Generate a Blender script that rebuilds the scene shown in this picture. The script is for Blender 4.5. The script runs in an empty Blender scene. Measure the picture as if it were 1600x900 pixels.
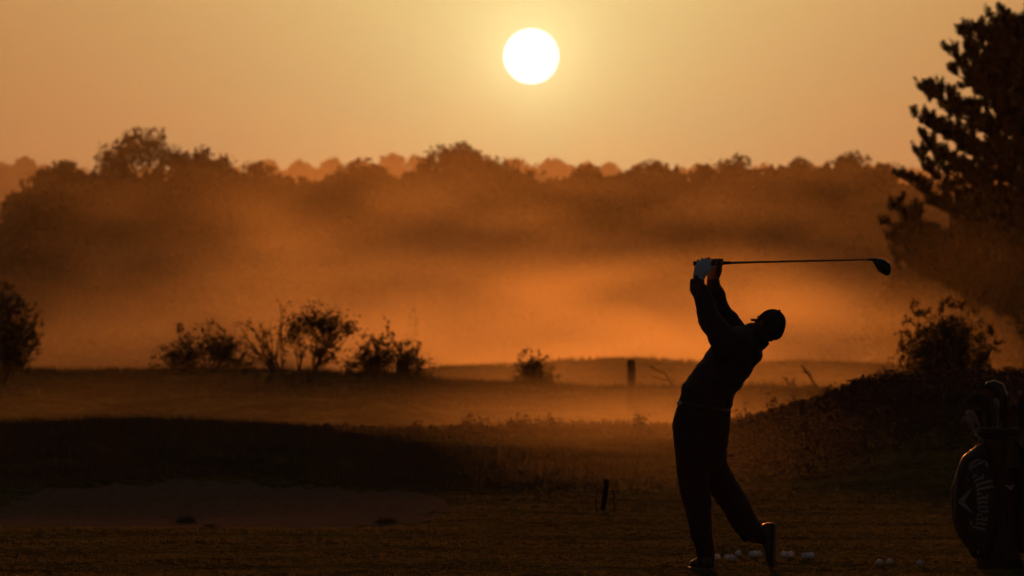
import bpy, bmesh, math, random
import numpy as np
from mathutils import Vector, Matrix, noise
R = math.radians
random.seed(7); rng = np.random.default_rng(7)
S = bpy.context.scene
COL = S.collection
F = 9430.0; HZ = 500.0; CAMZ = 1.55          # pixels per radian of the 1600 px photo, horizon row, eye height

def W(px, py, Y):
    """world point that stands Y metres away where the photo shows pixel px,py"""
    return Vector(((px - 800) / F * Y, Y, CAMZ - (py - HZ) / F * Y))

# ------------------------------------------------------------------ helpers
def link(o, parent=None):
    COL.objects.link(o)
    if parent is not None: o.parent = parent
    return o
def tag(o, label=None, cat=None, group=None, kind=None):
    if label: o['label'] = label
    if cat: o['category'] = cat
    if group: o['group'] = group
    if kind: o['kind'] = kind
    return o
def empty(name, loc, label, cat, group=None):
    o = bpy.data.objects.new(name, None); o.empty_display_size = .1
    o.location = loc; link(o)
    return tag(o, label, cat, group)
def rebase(ob):
    """children meshes are authored in world space; give them their parent's frame"""
    ob.matrix_parent_inverse = Matrix.Translation(-Vector(ob.parent.location))
    return ob
def mesh_np(name, verts, faces, mat, parent=None, smooth=False):
    """verts (n,3), faces (m,k) all of one size"""
    verts = np.asarray(verts, np.float32); faces = np.asarray(faces, np.int32)
    k = faces.shape[1]
    me = bpy.data.meshes.new(name)
    me.vertices.add(len(verts)); me.vertices.foreach_set('co', verts.ravel())
    me.loops.add(faces.size); me.loops.foreach_set('vertex_index', faces.ravel())
    me.polygons.add(len(faces)); me.polygons.foreach_set('loop_start', np.arange(0, faces.size, k, dtype=np.int32))
    me.update(calc_edges=True)
    if smooth: me.polygons.foreach_set('use_smooth', np.ones(len(faces), bool))
    me.materials.append(mat)
    o = bpy.data.objects.new(name, me); link(o, parent)
    if parent is not None: rebase(o)
    return o

class MB:
    """collects shapes, builds ONE mesh"""
    def __init__(s): s.v = []; s.f = []
    def add(s, vs, fs):
        n = len(s.v); s.v += [tuple(v) for v in vs]; s.f += [tuple(i + n for i in f) for f in fs]
    def tube(s, pts, rad, n=8, wide=None, cap=True, round_cap=False):
        """pts list of Vector, rad list of r or (rw, rd); wide = direction of rw"""
        pts = [Vector(p) for p in pts]
        rad = [(r, r) if not isinstance(r, (tuple, list)) else r for r in rad]
        if round_cap:
            d0 = (pts[0] - pts[1]).normalized(); d1 = (pts[-1] - pts[-2]).normalized()
            P0, R0, P1, R1 = [], [], [], []
            for a in (80, 55, 28):
                k, c = math.sin(R(a)), math.cos(R(a))
                m0 = min(rad[0]); m1 = min(rad[-1])
                P0.append(pts[0] + d0 * m0 * k); R0.append((rad[0][0] * c, rad[0][1] * c))
                P1.insert(0, pts[-1] + d1 * m1 * k); R1.insert(0, (rad[-1][0] * c, rad[-1][1] * c))
            pts = P0 + pts + P1; rad = R0 + rad + R1
        vs, fs = [], []
        prev = None
        for i, p in enumerate(pts):
            t = (pts[min(i + 1, len(pts) - 1)] - pts[max(i - 1, 0)])
            t = t.normalized() if t.length > 1e-9 else Vector((0, 0, 1))
            if wide is not None:
                u = Vector(wide) - t * t.dot(Vector(wide))
            elif prev is not None:
                u = prev - t * t.dot(prev)
            else:
                u = t.orthogonal()
            if u.length < 1e-6: u = t.orthogonal()
            u.normalize(); w = t.cross(u); prev = u
            for k in range(n):
                a = 2 * math.pi * k / n
                vs.append(p + u * math.cos(a) * rad[i][0] + w * math.sin(a) * rad[i][1])
        for i in range(len(pts) - 1):
            for k in range(n):
                k2 = (k + 1) % n
                fs.append((i * n + k, i * n + k2, (i + 1) * n + k2, (i + 1) * n + k))
        if cap:
            fs.append(tuple(reversed(range(n)))); fs.append(tuple(range((len(pts) - 1) * n, len(pts) * n)))
        s.add(vs, fs); return s
    def ell(s, c, ax, n=14, m=10):
        """ellipsoid: ax = three Vectors (semi-axes)"""
        c = Vector(c); vs = [c + ax[2]]; fs = []
        for i in range(1, m):
            th = math.pi * i / m
            for k in range(n):
                a = 2 * math.pi * k / n
                vs.append(c + ax[0] * math.sin(th) * math.cos(a) + ax[1] * math.sin(th) * math.sin(a) + ax[2] * math.cos(th))
        vs.append(c - ax[2]); L = len(vs) - 1
        for k in range(n):
            fs.append((0, 1 + k, 1 + (k + 1) % n)); fs.append((L, 1 + (m - 2) * n + (k + 1) % n, 1 + (m - 2) * n + k))
        for i in range(m - 2):
            for k in range(n):
                a = 1 + i * n + k; b = 1 + i * n + (k + 1) % n
                fs.append((a, a + n, b + n, b))
        s.add(vs, fs); return s
    def ball(s, c, r, n=12, m=8): return s.ell(c, (Vector((r, 0, 0)), Vector((0, r, 0)), Vector((0, 0, r))), n, m)
    def box(s, c, h, M=None):
        c = Vector(c); M = M or Matrix.Identity(3)
        vs = [c + M @ Vector((sx * h[0], sy * h[1], sz * h[2])) for sx in (-1, 1) for sy in (-1, 1) for sz in (-1, 1)]
        s.add(vs, [(0, 1, 3, 2), (4, 6, 7, 5), (0, 4, 5, 1), (2, 3, 7, 6), (0, 2, 6, 4), (1, 5, 7, 3)]); return s
    def build(s, name, mat, parent=None, smooth=True, remesh=None, sm=4, disp=None, bevel=None):
        me = bpy.data.meshes.new(name); me.from_pydata(s.v, [], s.f); me.update()
        o = bpy.data.objects.new(name, me); link(o)
        bm = bmesh.new(); bm.from_mesh(me); bmesh.ops.recalc_face_normals(bm, faces=bm.faces); bm.to_mesh(me); bm.free()
        mods = False
        if remesh:
            m = o.modifiers.new('r', 'REMESH'); m.mode = 'VOXEL'; m.voxel_size = remesh; m.adaptivity = 0
            m2 = o.modifiers.new('s', 'SMOOTH'); m2.iterations = sm; m2.factor = .5; mods = True
        if bevel:
            m = o.modifiers.new('b', 'BEVEL'); m.width = bevel; m.segments = 2; mods = True
        if mods:
            dg = bpy.context.evaluated_depsgraph_get()
            me2 = bpy.data.meshes.new_from_object(o.evaluated_get(dg)); o.modifiers.clear()
            o.data = me2; bpy.data.meshes.remove(me); me = me2; me.name = name
        if disp:
            co = np.empty(len(me.vertices) * 3, np.float32); me.vertices.foreach_get('co', co); co = co.reshape(-1, 3)
            no = np.empty(len(me.vertices) * 3, np.float32); me.vertices.foreach_get('normal', no); no = no.reshape(-1, 3)
            d = np.array([disp(Vector(c)) for c in co], np.float32)
            me.vertices.foreach_set('co', (co + no * d[:, None]).ravel()); me.update()
        if smooth: me.polygons.foreach_set('use_smooth', np.ones(len(me.polygons), bool))
        me.materials.clear(); me.materials.append(mat)
        if parent is not None: o.parent = parent; rebase(o)
        return o

# ------------------------------------------------------------------ materials
def mat(name, col, rough=.8, col2=None, scale=8, bump=0, bscale=40, metal=0, spec=.5, sheen=0, transl=None):
    m = bpy.data.materials.new(name); m.use_nodes = True; nt = m.node_tree; b = nt.nodes['Principled BSDF']
    b.inputs['Roughness'].default_value = rough; b.inputs['Metallic'].default_value = metal
    b.inputs['Specular IOR Level'].default_value = spec
    b.inputs['Sheen Weight'].default_value = sheen
    tc = nt.nodes.new('ShaderNodeTexCoord')
    n = nt.nodes.new('ShaderNodeTexNoise'); n.inputs['Scale'].default_value = scale; n.inputs['Detail'].default_value = 5
    nt.links.new(tc.outputs['Object'], n.inputs['Vector'])
    cr = nt.nodes.new('ShaderNodeValToRGB'); nt.links.new(n.outputs['Fac'], cr.inputs['Fac'])
    cr.color_ramp.elements[0].position = .3; cr.color_ramp.elements[1].position = .7
    cr.color_ramp.elements[0].color = (*col, 1); cr.color_ramp.elements[1].color = (*(col2 or tuple(c * .75 for c in col)), 1)
    nt.links.new(cr.outputs['Color'], b.inputs['Base Color'])
    if bump:
        n2 = nt.nodes.new('ShaderNodeTexNoise'); n2.inputs['Scale'].default_value = bscale; n2.inputs['Detail'].default_value = 6
        nt.links.new(tc.outputs['Object'], n2.inputs['Vector'])
        bp = nt.nodes.new('ShaderNodeBump'); bp.inputs['Distance'].default_value = bump; bp.inputs['Strength'].default_value = .8
        nt.links.new(n2.outputs['Fac'], bp.inputs['Height']); nt.links.new(bp.outputs['Normal'], b.inputs['Normal'])
    return m
M = {}
M['leaf'] = mat('foliage', (.05, .06, .02), .7, (.08, .07, .03), 1.5)
M['needle'] = mat('pine_needles', (.035, .05, .025), .6, (.06, .06, .03), 3)
M['bark'] = mat('bark', (.08, .055, .035), .9, (.12, .085, .05), 6, .01, 30)
M['grass'] = mat('grass_blades', (.09, .08, .03), .6, (.12, .10, .04), .8)
M['rough'] = mat('shaded_rough_grass', (.05, .05, .02), .7, (.08, .07, .03), .8)  # darker opaque copy of the grass, shade of backlit banks put into its colour
gm = M['grass'].node_tree; gpb = gm.nodes['Principled BSDF']            # thin blades let the low sun through
gtr = gm.nodes.new('ShaderNodeBsdfTranslucent'); gtr.inputs['Color'].default_value = (.22, .20, .06, 1)
gmx = gm.nodes.new('ShaderNodeMixShader'); gmx.inputs[0].default_value = .25
gm.links.new(gpb.outputs[0], gmx.inputs[1]); gm.links.new(gtr.outputs[0], gmx.inputs[2]); gm.links.new(gmx.outputs[0], gm.nodes['Material Output'].inputs['Surface'])
M['heather'] = mat('heather', (.06, .045, .03), .8, (.09, .06, .04), 4)
M['wood'] = mat('weathered_wood', (.09, .065, .045), .85, (.06, .045, .03), 12, .003, 60)
M['iron'] = mat('rusty_iron', (.06, .035, .02), .6, (.1, .05, .03), 60, metal=.6)

# ------------------------------------------------------------------ camera
cam = bpy.data.cameras.new('camera'); co = bpy.data.objects.new('camera', cam); link(co)
co.location = (0, 0, CAMZ); co.rotation_euler = (R(90), 0, 0)
cam.sensor_width = 36; cam.lens = 36 * F / 1600; cam.shift_y = (HZ - 450) / 1600
cam.clip_start = 1; cam.clip_end = 20000
cam.dof.use_dof = True; cam.dof.focus_distance = 38; cam.dof.aperture_fstop = 6.8
S.camera = co

# ------------------------------------------------------------------ light: low sun in front of the lens
SUN_AZ = math.atan((830 - 800) / F); SUN_EL = math.atan((500 - 88) / F)
LEL = SUN_EL + R(.9)                       # lamp raised above the visible disc so its light reaches the low mist
sd = Vector((math.sin(SUN_AZ) * math.cos(LEL), math.cos(SUN_AZ) * math.cos(LEL), math.sin(LEL)))
lamp = bpy.data.lights.new('sun_lamp', 'SUN'); lamp.energy = 3.3; lamp.angle = R(2.5); lamp.color = (1, .26, .03)
lo = bpy.data.objects.new('sun_lamp', lamp); link(lo); lo.rotation_euler = sd.to_track_quat('Z', 'Y').to_euler()
lo.location = (0, -5, 30)

w = bpy.data.worlds.new('World'); S.world = w; w.use_nodes = True; nt = w.node_tree
bg = nt.nodes['Background']; bg.inputs['Strength'].default_value = .0165
sky = nt.nodes.new('ShaderNodeTexSky'); sky.sky_type = 'NISHITA'; sky.sun_disc = False
sky.sun_elevation = SUN_EL; sky.sun_rotation = SUN_AZ; sky.air_density = 1.0; sky.dust_density = 4; sky.ozone_density = 1
# aureole of the low sun in thick air: falls off with the angle from the sun; plus one added even fill
geo = nt.nodes.new('ShaderNodeTexCoord')
dv = nt.nodes.new('ShaderNodeVectorMath'); dv.operation = 'DOT_PRODUCT'
sv = Vector((math.sin(SUN_AZ) * math.cos(SUN_EL), math.cos(SUN_AZ) * math.cos(SUN_EL), math.sin(SUN_EL)))
nrm = nt.nodes.new('ShaderNodeVectorMath'); nrm.operation = 'NORMALIZE'
nt.links.new(geo.outputs['Generated'], nrm.inputs[0]); nt.links.new(nrm.outputs[0], dv.inputs[0]); dv.inputs[1].default_value = sv
ac = nt.nodes.new('ShaderNodeMath'); ac.operation = 'ARCCOSINE'; nt.links.new(dv.outputs['Value'], ac.inputs[0])
def lobe(width_deg, col, strength):
    d = nt.nodes.new('ShaderNodeMath'); d.operation = 'DIVIDE'; nt.links.new(ac.outputs[0], d.inputs[0]); d.inputs[1].default_value = -R(width_deg)
    e = nt.nodes.new('ShaderNodeMath'); e.operation = 'EXPONENT'; nt.links.new(d.outputs[0], e.inputs[0])
    b = nt.nodes.new('ShaderNodeBackground'); b.inputs['Color'].default_value = (*col, 1)
    mm = nt.nodes.new('ShaderNodeMath'); mm.operation = 'MULTIPLY'; nt.links.new(e.outputs[0], mm.inputs[0]); mm.inputs[1].default_value = strength
    nt.links.new(mm.outputs[0], b.inputs['Strength']); return b
nt.links.new(sky.outputs['Color'], bg.inputs['Color'])
out = nt.nodes['World Output']
cur = bg
for wd, c, st in ((900.0, (.52, .6, .72), .022), (9.0, (.5, .68, .75), .098), (2.6, (.86, 1.0, .42), .74), (.36, (1, .95, .5), .75)):  # widest lobe: even cool fill, added to lift the camera-facing sides
    a = nt.nodes.new('ShaderNodeAddShader'); nt.links.new(cur.outputs[0], a.inputs[0]); nt.links.new(lobe(wd, c, st).outputs[0], a.inputs[1]); cur = a
nt.links.new(cur.outputs[0], out.inputs['Surface'])

# the disc of the sun, outside the air of the scene, at its true half degree
ms = bpy.data.materials.new('sun_surface'); ms.use_nodes = True; n_ = ms.node_tree; n_.nodes.remove(n_.nodes['Principled BSDF'])
em = n_.nodes.new('ShaderNodeEmission'); em.inputs['Color'].default_value = (1, .92, .80, 1); em.inputs['Strength'].default_value = 2.8
n_.links.new(em.outputs[0], n_.nodes['Material Output'].inputs['Surface'])
DS = 9000
sun = MB().ball((0, 0, 0), 43 / F * DS, 48, 32).build('sun', ms)
sun.location = W(830, 88, DS)
tag(sun, 'round white disc of the low sun in the orange sky', 'sun')

# ------------------------------------------------------------------ terrain
STN = [  # distance, ground level as (photo column, height m)
 (-300, [(0, 0)]), (0, [(0, 0)]), (44.5, [(0, 0)]),
 (46.5, [(-200, -.03), (600, -.03), (720, 0)]),
 (50, [(-200, -.09), (300, -.09), (600, -.07), (740, 0)]),
 (54.6, [(-200, .02), (300, .03), (620, .0), (740, 0), (1250, .0), (1400, .05), (1700, .2)]),
 (56.2, [(-400, .13), (0, .13), (450, .13), (620, .06), (760, .0), (1250, .0), (1400, .1), (1700, .35)]),
 (59.5, [(-400, .32), (0, .33), (140, .38), (450, .33), (620, .18), (800, .05), (900, 0), (1150, .03), (1300, .26), (1450, .5), (1700, .75)]),
 (62, [(-400, .40), (0, .42), (140, .48), (300, .455), (450, .42), (520, .36), (600, .26), (700, .15), (850, .05), (1000, .02), (1100, .08), (1200, .22), (1330, .50), (1450, .70), (1700, .9)]),
 (66, [(-400, .3), (0, .34), (300, .34), (450, .28), (600, .16), (700, .1), (1000, .08), (1100, .2), (1180, .36), (1260, .52), (1330, .66), (1400, .77), (1500, .84), (1600, .88), (1900, 1.0)]),
 (72, [(-400, .1), (400, .1), (700, .09), (1050, .09), (1300, .4), (1600, .7)]),
 (80, [(-400, -.1), (500, .06), (660, .08), (900, .10), (1060, .10), (1200, .2), (1600, .5)]),
 (93, [(-400, -.3), (1600, -.2)]),
 (104, [(-400, .45), (600, .4), (700, .1), (1300, .05), (1600, .4)]),
 (110, [(-600, .62), (0, .60), (200, .62), (500, .59), (640, .55), (700, .38), (900, .33), (1100, .29), (1300, .27), (1400, .36), (1500, .5), (1900, .7)]),
 (118, [(-600, .5), (600, .3), (700, .1), (1300, .1), (1600, .4)]),
 (130, [(-400, -.6), (1600, -.5)]), (142, [(-400, -.5), (600, -.3), (700, .1), (950, .3), (1300, .25), (1450, .1), (1700, -.2)]),
 (150, [(-400, -.3), (600, .0), (650, .22), (690, .36), (760, .43), (860, .53), (940, .565), (1000, .565), (1100, .50), (1250, .485), (1380, .455), (1460, .36), (1700, .0)]),
 (160, [(-400, -.8), (700, .0), (1300, .1), (1600, -.4)]), (185, [(-400, -1.6), (1700, -1.5)]), (220, [(-400, -1.8), (1700, -1.8)]),
 (250, [(-400, -2), (1600, -2)]), (430, [(0, -2.5)]), (520, [(0, 0)]), (1000, [(0, 7)]), (1300, [(0, 18)]),
 (1600, [(-600, 33), (0, 33), (400, 31), (800, 30), (1200, 30), (1800, 31)]), (2100, [(0, 33)]), (2230, [(0, 32)])]
_YS = np.array([s[0] for s in STN], float)
def ground_z(x, Y):
    x = np.asarray(x, float); Y = np.asarray(Y, float)
    px = 800 + x / np.maximum(Y, 30) * F
    prof = np.stack([np.interp(px, [p[0] for p in s[1]], [p[1] for p in s[1]]) for s in STN])
    i = np.clip(np.searchsorted(_YS, Y) - 1, 0, len(STN) - 2)
    t = np.clip((Y - _YS[i]) / (_YS[i + 1] - _YS[i]), 0, 1); t = t * t * (3 - 2 * t) * .7 + t * .3
    a = np.take_along_axis(prof, i[None], 0)[0]; b = np.take_along_axis(prof, (i + 1)[None], 0)[0]
    z = a * (1 - t) + b * t
    # undulation that grows with distance
    amp = np.clip((Y - 47) / 60, 0, 1) * .03 + .004
    z = z + amp * (np.sin(x * 1.3 + Y * .7) + .6 * np.sin(x * 3.1 - Y * 1.9 + 1) + .4 * np.sin(x * 6.3 + Y * 4.1))
    return z
def gz(x, Y): return float(ground_z(np.array([x]), np.array([Y]))[0])
ys = np.concatenate([np.linspace(-300, 30, 12), np.arange(32, 70, .22), np.arange(70, 125, .5), np.arange(125, 260, 2.5), np.arange(260, 600, 15), np.arange(600, 2231, 60)])
us = np.concatenate([[-400, -150, -60], np.linspace(-14, 14, 380), [60, 150, 400]])
# columns fan out with distance so that detail stays where it is seen
gx = np.empty((len(ys), len(us))); gy = np.repeat(ys[:, None], len(us), 1)
for i, y in enumerate(ys):
    k = max(y, 30) / 60.0
    c = us * k
    c[:3] = [-430, max(-430, -150 * k) if 150 * k < 430 else -425, -60 * k if 60 * k < 420 else -420]
    c[-3:] = [60 * k if 60 * k < 420 else 420, 150 * k if 150 * k < 425 else 425, 430]
    c[3:-3] = np.clip(us[3:-3] * k, -415, 415)
    gx[i] = c
gzz = ground_z(gx.ravel(), gy.ravel())
V = np.stack([gx.ravel(), gy.ravel(), gzz], 1)
nr, nc = gx.shape
ii = (np.arange(nr - 1)[:, None] * nc + np.arange(nc - 1)[None]).ravel()
FC = np.stack([ii, ii + 1, ii + nc + 1, ii + nc], 1)
# ground material: mown turf, sand where the bunker lies, rough grass farther off
mg = bpy.data.materials.new('ground_turf'); mg.use_nodes = True; g = mg.node_tree; gb = g.nodes['Principled BSDF']
gb.inputs['Roughness'].default_value = .9; gb.inputs['Specular IOR Level'].default_value = 0
tcg = g.nodes.new('ShaderNodeTexCoord')
def nz(scale, det=6, rough=.6, vec=None, sc3=None):
    n = g.nodes.new('ShaderNodeTexNoise'); n.inputs['Scale'].default_value = scale; n.inputs['Detail'].default_value = det; n.inputs['Roughness'].default_value = rough
    if sc3:
        mp = g.nodes.new('ShaderNodeMapping'); mp.inputs['Scale'].default_value = sc3; g.links.new(tcg.outputs['Object'], mp.inputs[0]); g.links.new(mp.outputs[0], n.inputs['Vector'])
    else: g.links.new(tcg.outputs['Object'], n.inputs['Vector'])
    return n
def rampn(src, stops):
    r = g.nodes.new('ShaderNodeValToRGB'); g.links.new(src, r.inputs[0])
    while len(r.color_ramp.elements) < len(stops): r.color_ramp.elements.new(.5)
    for e, (p, c) in zip(r.color_ramp.elements, stops): e.position = p; e.color = (*c, 1)
    return r
n1 = nz(1.2); n2 = nz(9, 8, .7)
mixf = g.nodes.new('ShaderNodeMath'); mixf.operation = 'MULTIPLY_ADD'; g.links.new(n2.outputs['Fac'], mixf.inputs[0]); mixf.inputs[1].default_value = .6
hlf = g.nodes.new('ShaderNodeMath'); hlf.operation = 'MULTIPLY'; g.links.new(n1.outputs['Fac'], hlf.inputs[0]); hlf.inputs[1].default_value = .4
g.links.new(hlf.outputs[0], mixf.inputs[2])
turf = rampn(mixf.outputs[0], [(.36, (.03, .02, .012)), (.46, (.07, .065, .025)), (.55, (.13, .13, .04)), (.66, (.2, .18, .07))])
sandc = rampn(nz(14, 8, .75).outputs['Fac'], [(.28, (.06, .045, .03)), (.5, (.19, .145, .10)), (.75, (.27, .21, .145))])
# bunker outline in plan: an ellipse-like basin with a ragged edge
sep = g.nodes.new('ShaderNodeSeparateXYZ'); g.links.new(tcg.outputs['Object'], sep.inputs[0])
def mth(op, a, b=None):
    m = g.nodes.new('ShaderNodeMath'); m.operation = op
    for k, v in enumerate((a, b)):
        if v is None: continue
        if isinstance(v, (int, float)): m.inputs[k].default_value = v
        else: g.links.new(v, m.inputs[k])
    return m.outputs[0]
ex = mth('DIVIDE', mth('SUBTRACT', sep.outputs[0], -2.5), 1.98)
ey = mth('DIVIDE', mth('SUBTRACT', sep.outputs[1], 50.4), 5.0)
rr = mth('ADD', mth('POWER', mth('ABSOLUTE', ex), 3.0), mth('POWER', mth('ABSOLUTE', ey), 3.0))
rr = mth('ADD', rr, mth('MULTIPLY', mth('SUBTRACT', nz(1, 6, .7, sc3=(2.6, .35, 1)).outputs['Fac'], .5), 3.0))
smask = g.nodes.new('ShaderNodeMapRange'); g.links.new(rr, smask.inputs[0]); smask.inputs[1].default_value = 1.06; smask.inputs[2].default_value = .94
mx = g.nodes.new('ShaderNodeMix'); mx.data_type = 'RGBA'; g.links.new(smask.outputs[0], mx.inputs[0]); g.links.new(turf.outputs[0], mx.inputs[6]); g.links.new(sandc.outputs[0], mx.inputs[7])
g.links.new(mx.outputs[2], gb.inputs['Base Color'])
bpn = g.nodes.new('ShaderNodeBump'); bpn.inputs['Distance'].default_value = .003; bpn.inputs['Strength'].default_value = .4
g.links.new(nz(25, 8, .7).outputs['Fac'], bpn.inputs['Height']); g.links.new(bpn.outputs['Normal'], gb.inputs['Normal'])
ground = mesh_np('ground', V, FC, mg, smooth=True); tag(ground, kind='structure')

# ------------------------------------------------------------------ vegetation helpers
def rand_dirs(n):
    d = rng.normal(size=(n, 3)); return d / np.linalg.norm(d, axis=1, keepdims=True)
def leaf_tris(c, size, aspect=.55, updir=None):
    """one triangle per centre, random attitude; size scalar or array"""
    c = np.asarray(c, float); n = len(c)
    u = rand_dirs(n) if updir is None else updir + .7 * rand_dirs(n)
    u /= np.linalg.norm(u, axis=1, keepdims=True)
    v = np.cross(u, rand_dirs(n)); v /= np.linalg.norm(v, axis=1, keepdims=True) + 1e-9
    s = np.broadcast_to(np.asarray(size, float), (n,))[:, None] * rng.uniform(.6, 1.3, (n, 1))
    a = c - u * s * .5 + v * s * aspect * .5; b = c - u * s * .5 - v * s * aspect * .5; t = c + u * s * .6
    return np.stack([a, b, t], 1).reshape(-1, 3)
def tri_obj(name, verts, m, parent=None):
    f = np.arange(len(verts)).reshape(-1, 3)
    return mesh_np(name, verts, f, m, parent)
def clump_pts(centers, radii, per):
    """points gathered in soft balls round the centres"""
    out = []
    for c, r in zip(centers, radii):
        d = rand_dirs(per) * (rng.uniform(0, 1, (per, 1)) ** .45) * r
        out.append(np.asarray(c) + d)
    return np.concatenate(out)

# ------------------------------------------------------------------ the far wood: single trees, 450 m off
def wood_tree(name, label, cat, group, cx, top, hw, Y, seed, gap=0.0, foot=-2.0, nclump=80, leaf=.42, low=.12, skew=0.0):
    global rng
    rng = np.random.default_rng(seed)
    base = W(cx, HZ, Y); gzv = gz(base.x, Y)
    H = W(cx, top, Y).z - gzv; hwm = hw * (1.42 if Y < 500 else 1.15) / F * Y
    root = empty(name, (base.x, Y, gzv), label, cat, group)
    dome = min(.5, .72 * hwm / H)
    def halfw(t):           # envelope of the crown over its height
        if t > 1 - dome: return math.sqrt(max(0, 1 - ((t - 1 + dome) / dome) ** 2))
        return .80 + .20 * (t / (1 - dome)) ** .7
    cs, rs = [], []
    while len(cs) < nclump:
        t = low + (1 - low) * rng.uniform() ** .62
        h = halfw(t); rr_ = rng.uniform(.35, 1) ** .5
        a = rng.uniform(0, 2 * math.pi)
        r = rng.uniform(.15, .32) * hwm + (.25 if Y < 500 else .6)
        R_ = max(0, hwm * h * (1 + .16 * math.sin(3 * a + seed) + .12 * math.sin(7 * t + seed * 2)) * rr_ - r * .6)
        z = gzv + t * (H - r * .75); R_ += rng.normal(0, .04) * hwm
        if gap and t > .45 and rng.uniform() < gap * .25: continue
        cs.append((base.x + R_ * math.cos(a) + skew * hwm * t, Y + R_ * math.sin(a), z)); rs.append(r)
    P = clump_pts(cs, rs, 70)
    core_n = int((1000 if Y < 500 else 160) * (1 - .5 * gap)); t = rng.uniform(low, .93 if gap < .3 else .62, core_n); hh = np.array([halfw(q) for q in t]) * .78 * hwm
    a = rng.uniform(0, 6.283, core_n); q = np.sqrt(rng.uniform(0, 1, core_n)) * hh
    C = np.stack([base.x + q * np.cos(a) + skew * hwm * t, Y + q * np.sin(a), gzv + t * H], 1)
    V = np.concatenate([leaf_tris(P, leaf * .8, .8), leaf_tris(C, leaf * 1.9, .9)])
    tri_obj('crown', V, M['leaf'], root)
    b = MB(); b.tube([(base.x, Y, gzv - .3), (base.x + .1, Y, gzv + H * .3), (base.x + skew * hwm * .5, Y, gzv + H * .75)], [.028 * H, .02 * H, .006 * H], 8)
    for k in range(9):
        a = rng.uniform(0, 6.283); t0 = rng.uniform(.2, .6); L = hwm * rng.uniform(.6, .95)
        s_ = Vector((base.x, Y, gzv + H * t0)); e = s_ + Vector((math.cos(a) * L, math.sin(a) * L, H * rng.uniform(.12, .32)))
        b.tube([s_, (s_ + e) / 2 + Vector((0, 0, -.05 * H * .3)), e], [.012 * H, .008 * H, .002 * H], 5)
    b.build('trunk', M['bark'], root)
    return root
WG = 'trees of the far wood'
for args in [
 (44, 290, 34, 452, 0, 'low sloping tree that ends the far wood at the left edge'),
 (100, 252, 56, 456, 0, 'dark broad tree between the sloping end tree and the tallest left tree'),
 (222, 197, 62, 446, .4, 'tallest tree at left of the far wood with sky gaps in its round crown'),
 (310, 226, 50, 452, .2, 'round tree leaning on the right flank of the tallest left tree'),
 (400, 255, 62, 458, 0, 'flat topped tree just right of the tallest left tree group'),
 (468, 276, 42, 462, 0, 'lowest tree of the wood, in the dip where pale far crowns show above'),
 (565, 251, 68, 456, 0, 'wide low domed tree left of the wood\'s central peak'),
 (648, 263, 40, 460, 0, 'small tree in the notch left of the central peak'),
 (716, 223, 60, 448, 0, 'pointed tallest tree at the centre of the wood, left below the sun'),
 (790, 248, 62, 452, 0, 'sloping tree on the right shoulder of the central peak, right below the sun'),
 (862, 276, 40, 458, 0, 'low tree in the notch right of the central peak with a pale crown above it'),
 (918, 259, 40, 452, 0, 'small round tree just right of the central notch of the wood'),
 (1022, 252, 72, 456, 0, 'broad dome of a tree behind the golfer\'s raised gloved hands'),
 (1152, 244, 66, 450, 0, 'wide rounded tree above the middle of the club shaft'),
 (1252, 249, 42, 455, .15, 'narrow tree between the two widest trees of the wood\'s right half'),
 (1334, 237, 58, 446, .2, 'ragged topped tree left of the big pine'),
 (1405, 284, 46, 458, 0, 'low tree of the wood partly hidden by the pine\'s left branches'),
 (1500, 300, 62, 462, 0, 'dark tree of the wood hidden behind the middle of the pine')]:
    cx, top, hw, Y, gap, lab = args
    wood_tree('broadleaf_tree', lab, 'tree', WG, cx, top, hw, Y, int(cx) + 5, gap, nclump=110 if hw > 50 else 70, low=.06)
# the thick of the wood behind and below them
rng = np.random.default_rng(99)
n = 20000
pxs = rng.uniform(-60, 1680, n); Yv = rng.uniform(466, 500, n)
topz = np.interp(pxs, [-60, 0, 30, 60, 140, 350, 400, 460, 510, 600, 680, 760, 830, 870, 895, 1000, 1230, 1380, 1420, 1680], [6, 8.6, 10.8, 12.4, 12.9, 12.7, 12.8, 12.1, 12.5, 12.9, 13.1, 13.1, 12.4, 11.7, 12.4, 12.9, 13.0, 12.9, 12.0, 11.6]) + .35 * np.sin(pxs * .11) + .25 * np.sin(pxs * .31)
zz = -2.3 + (topz + 2.3) * rng.uniform(0, 1, n) ** .75
tri_obj('woodland', leaf_tris(np.stack([(pxs - 800) / F * Yv, Yv, zz], 1), 1.15, .9), M['leaf'])
tag(bpy.data.objects['woodland'], 'dense dark depth of the far wood behind its front trees', 'woodland', kind='stuff')

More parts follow.
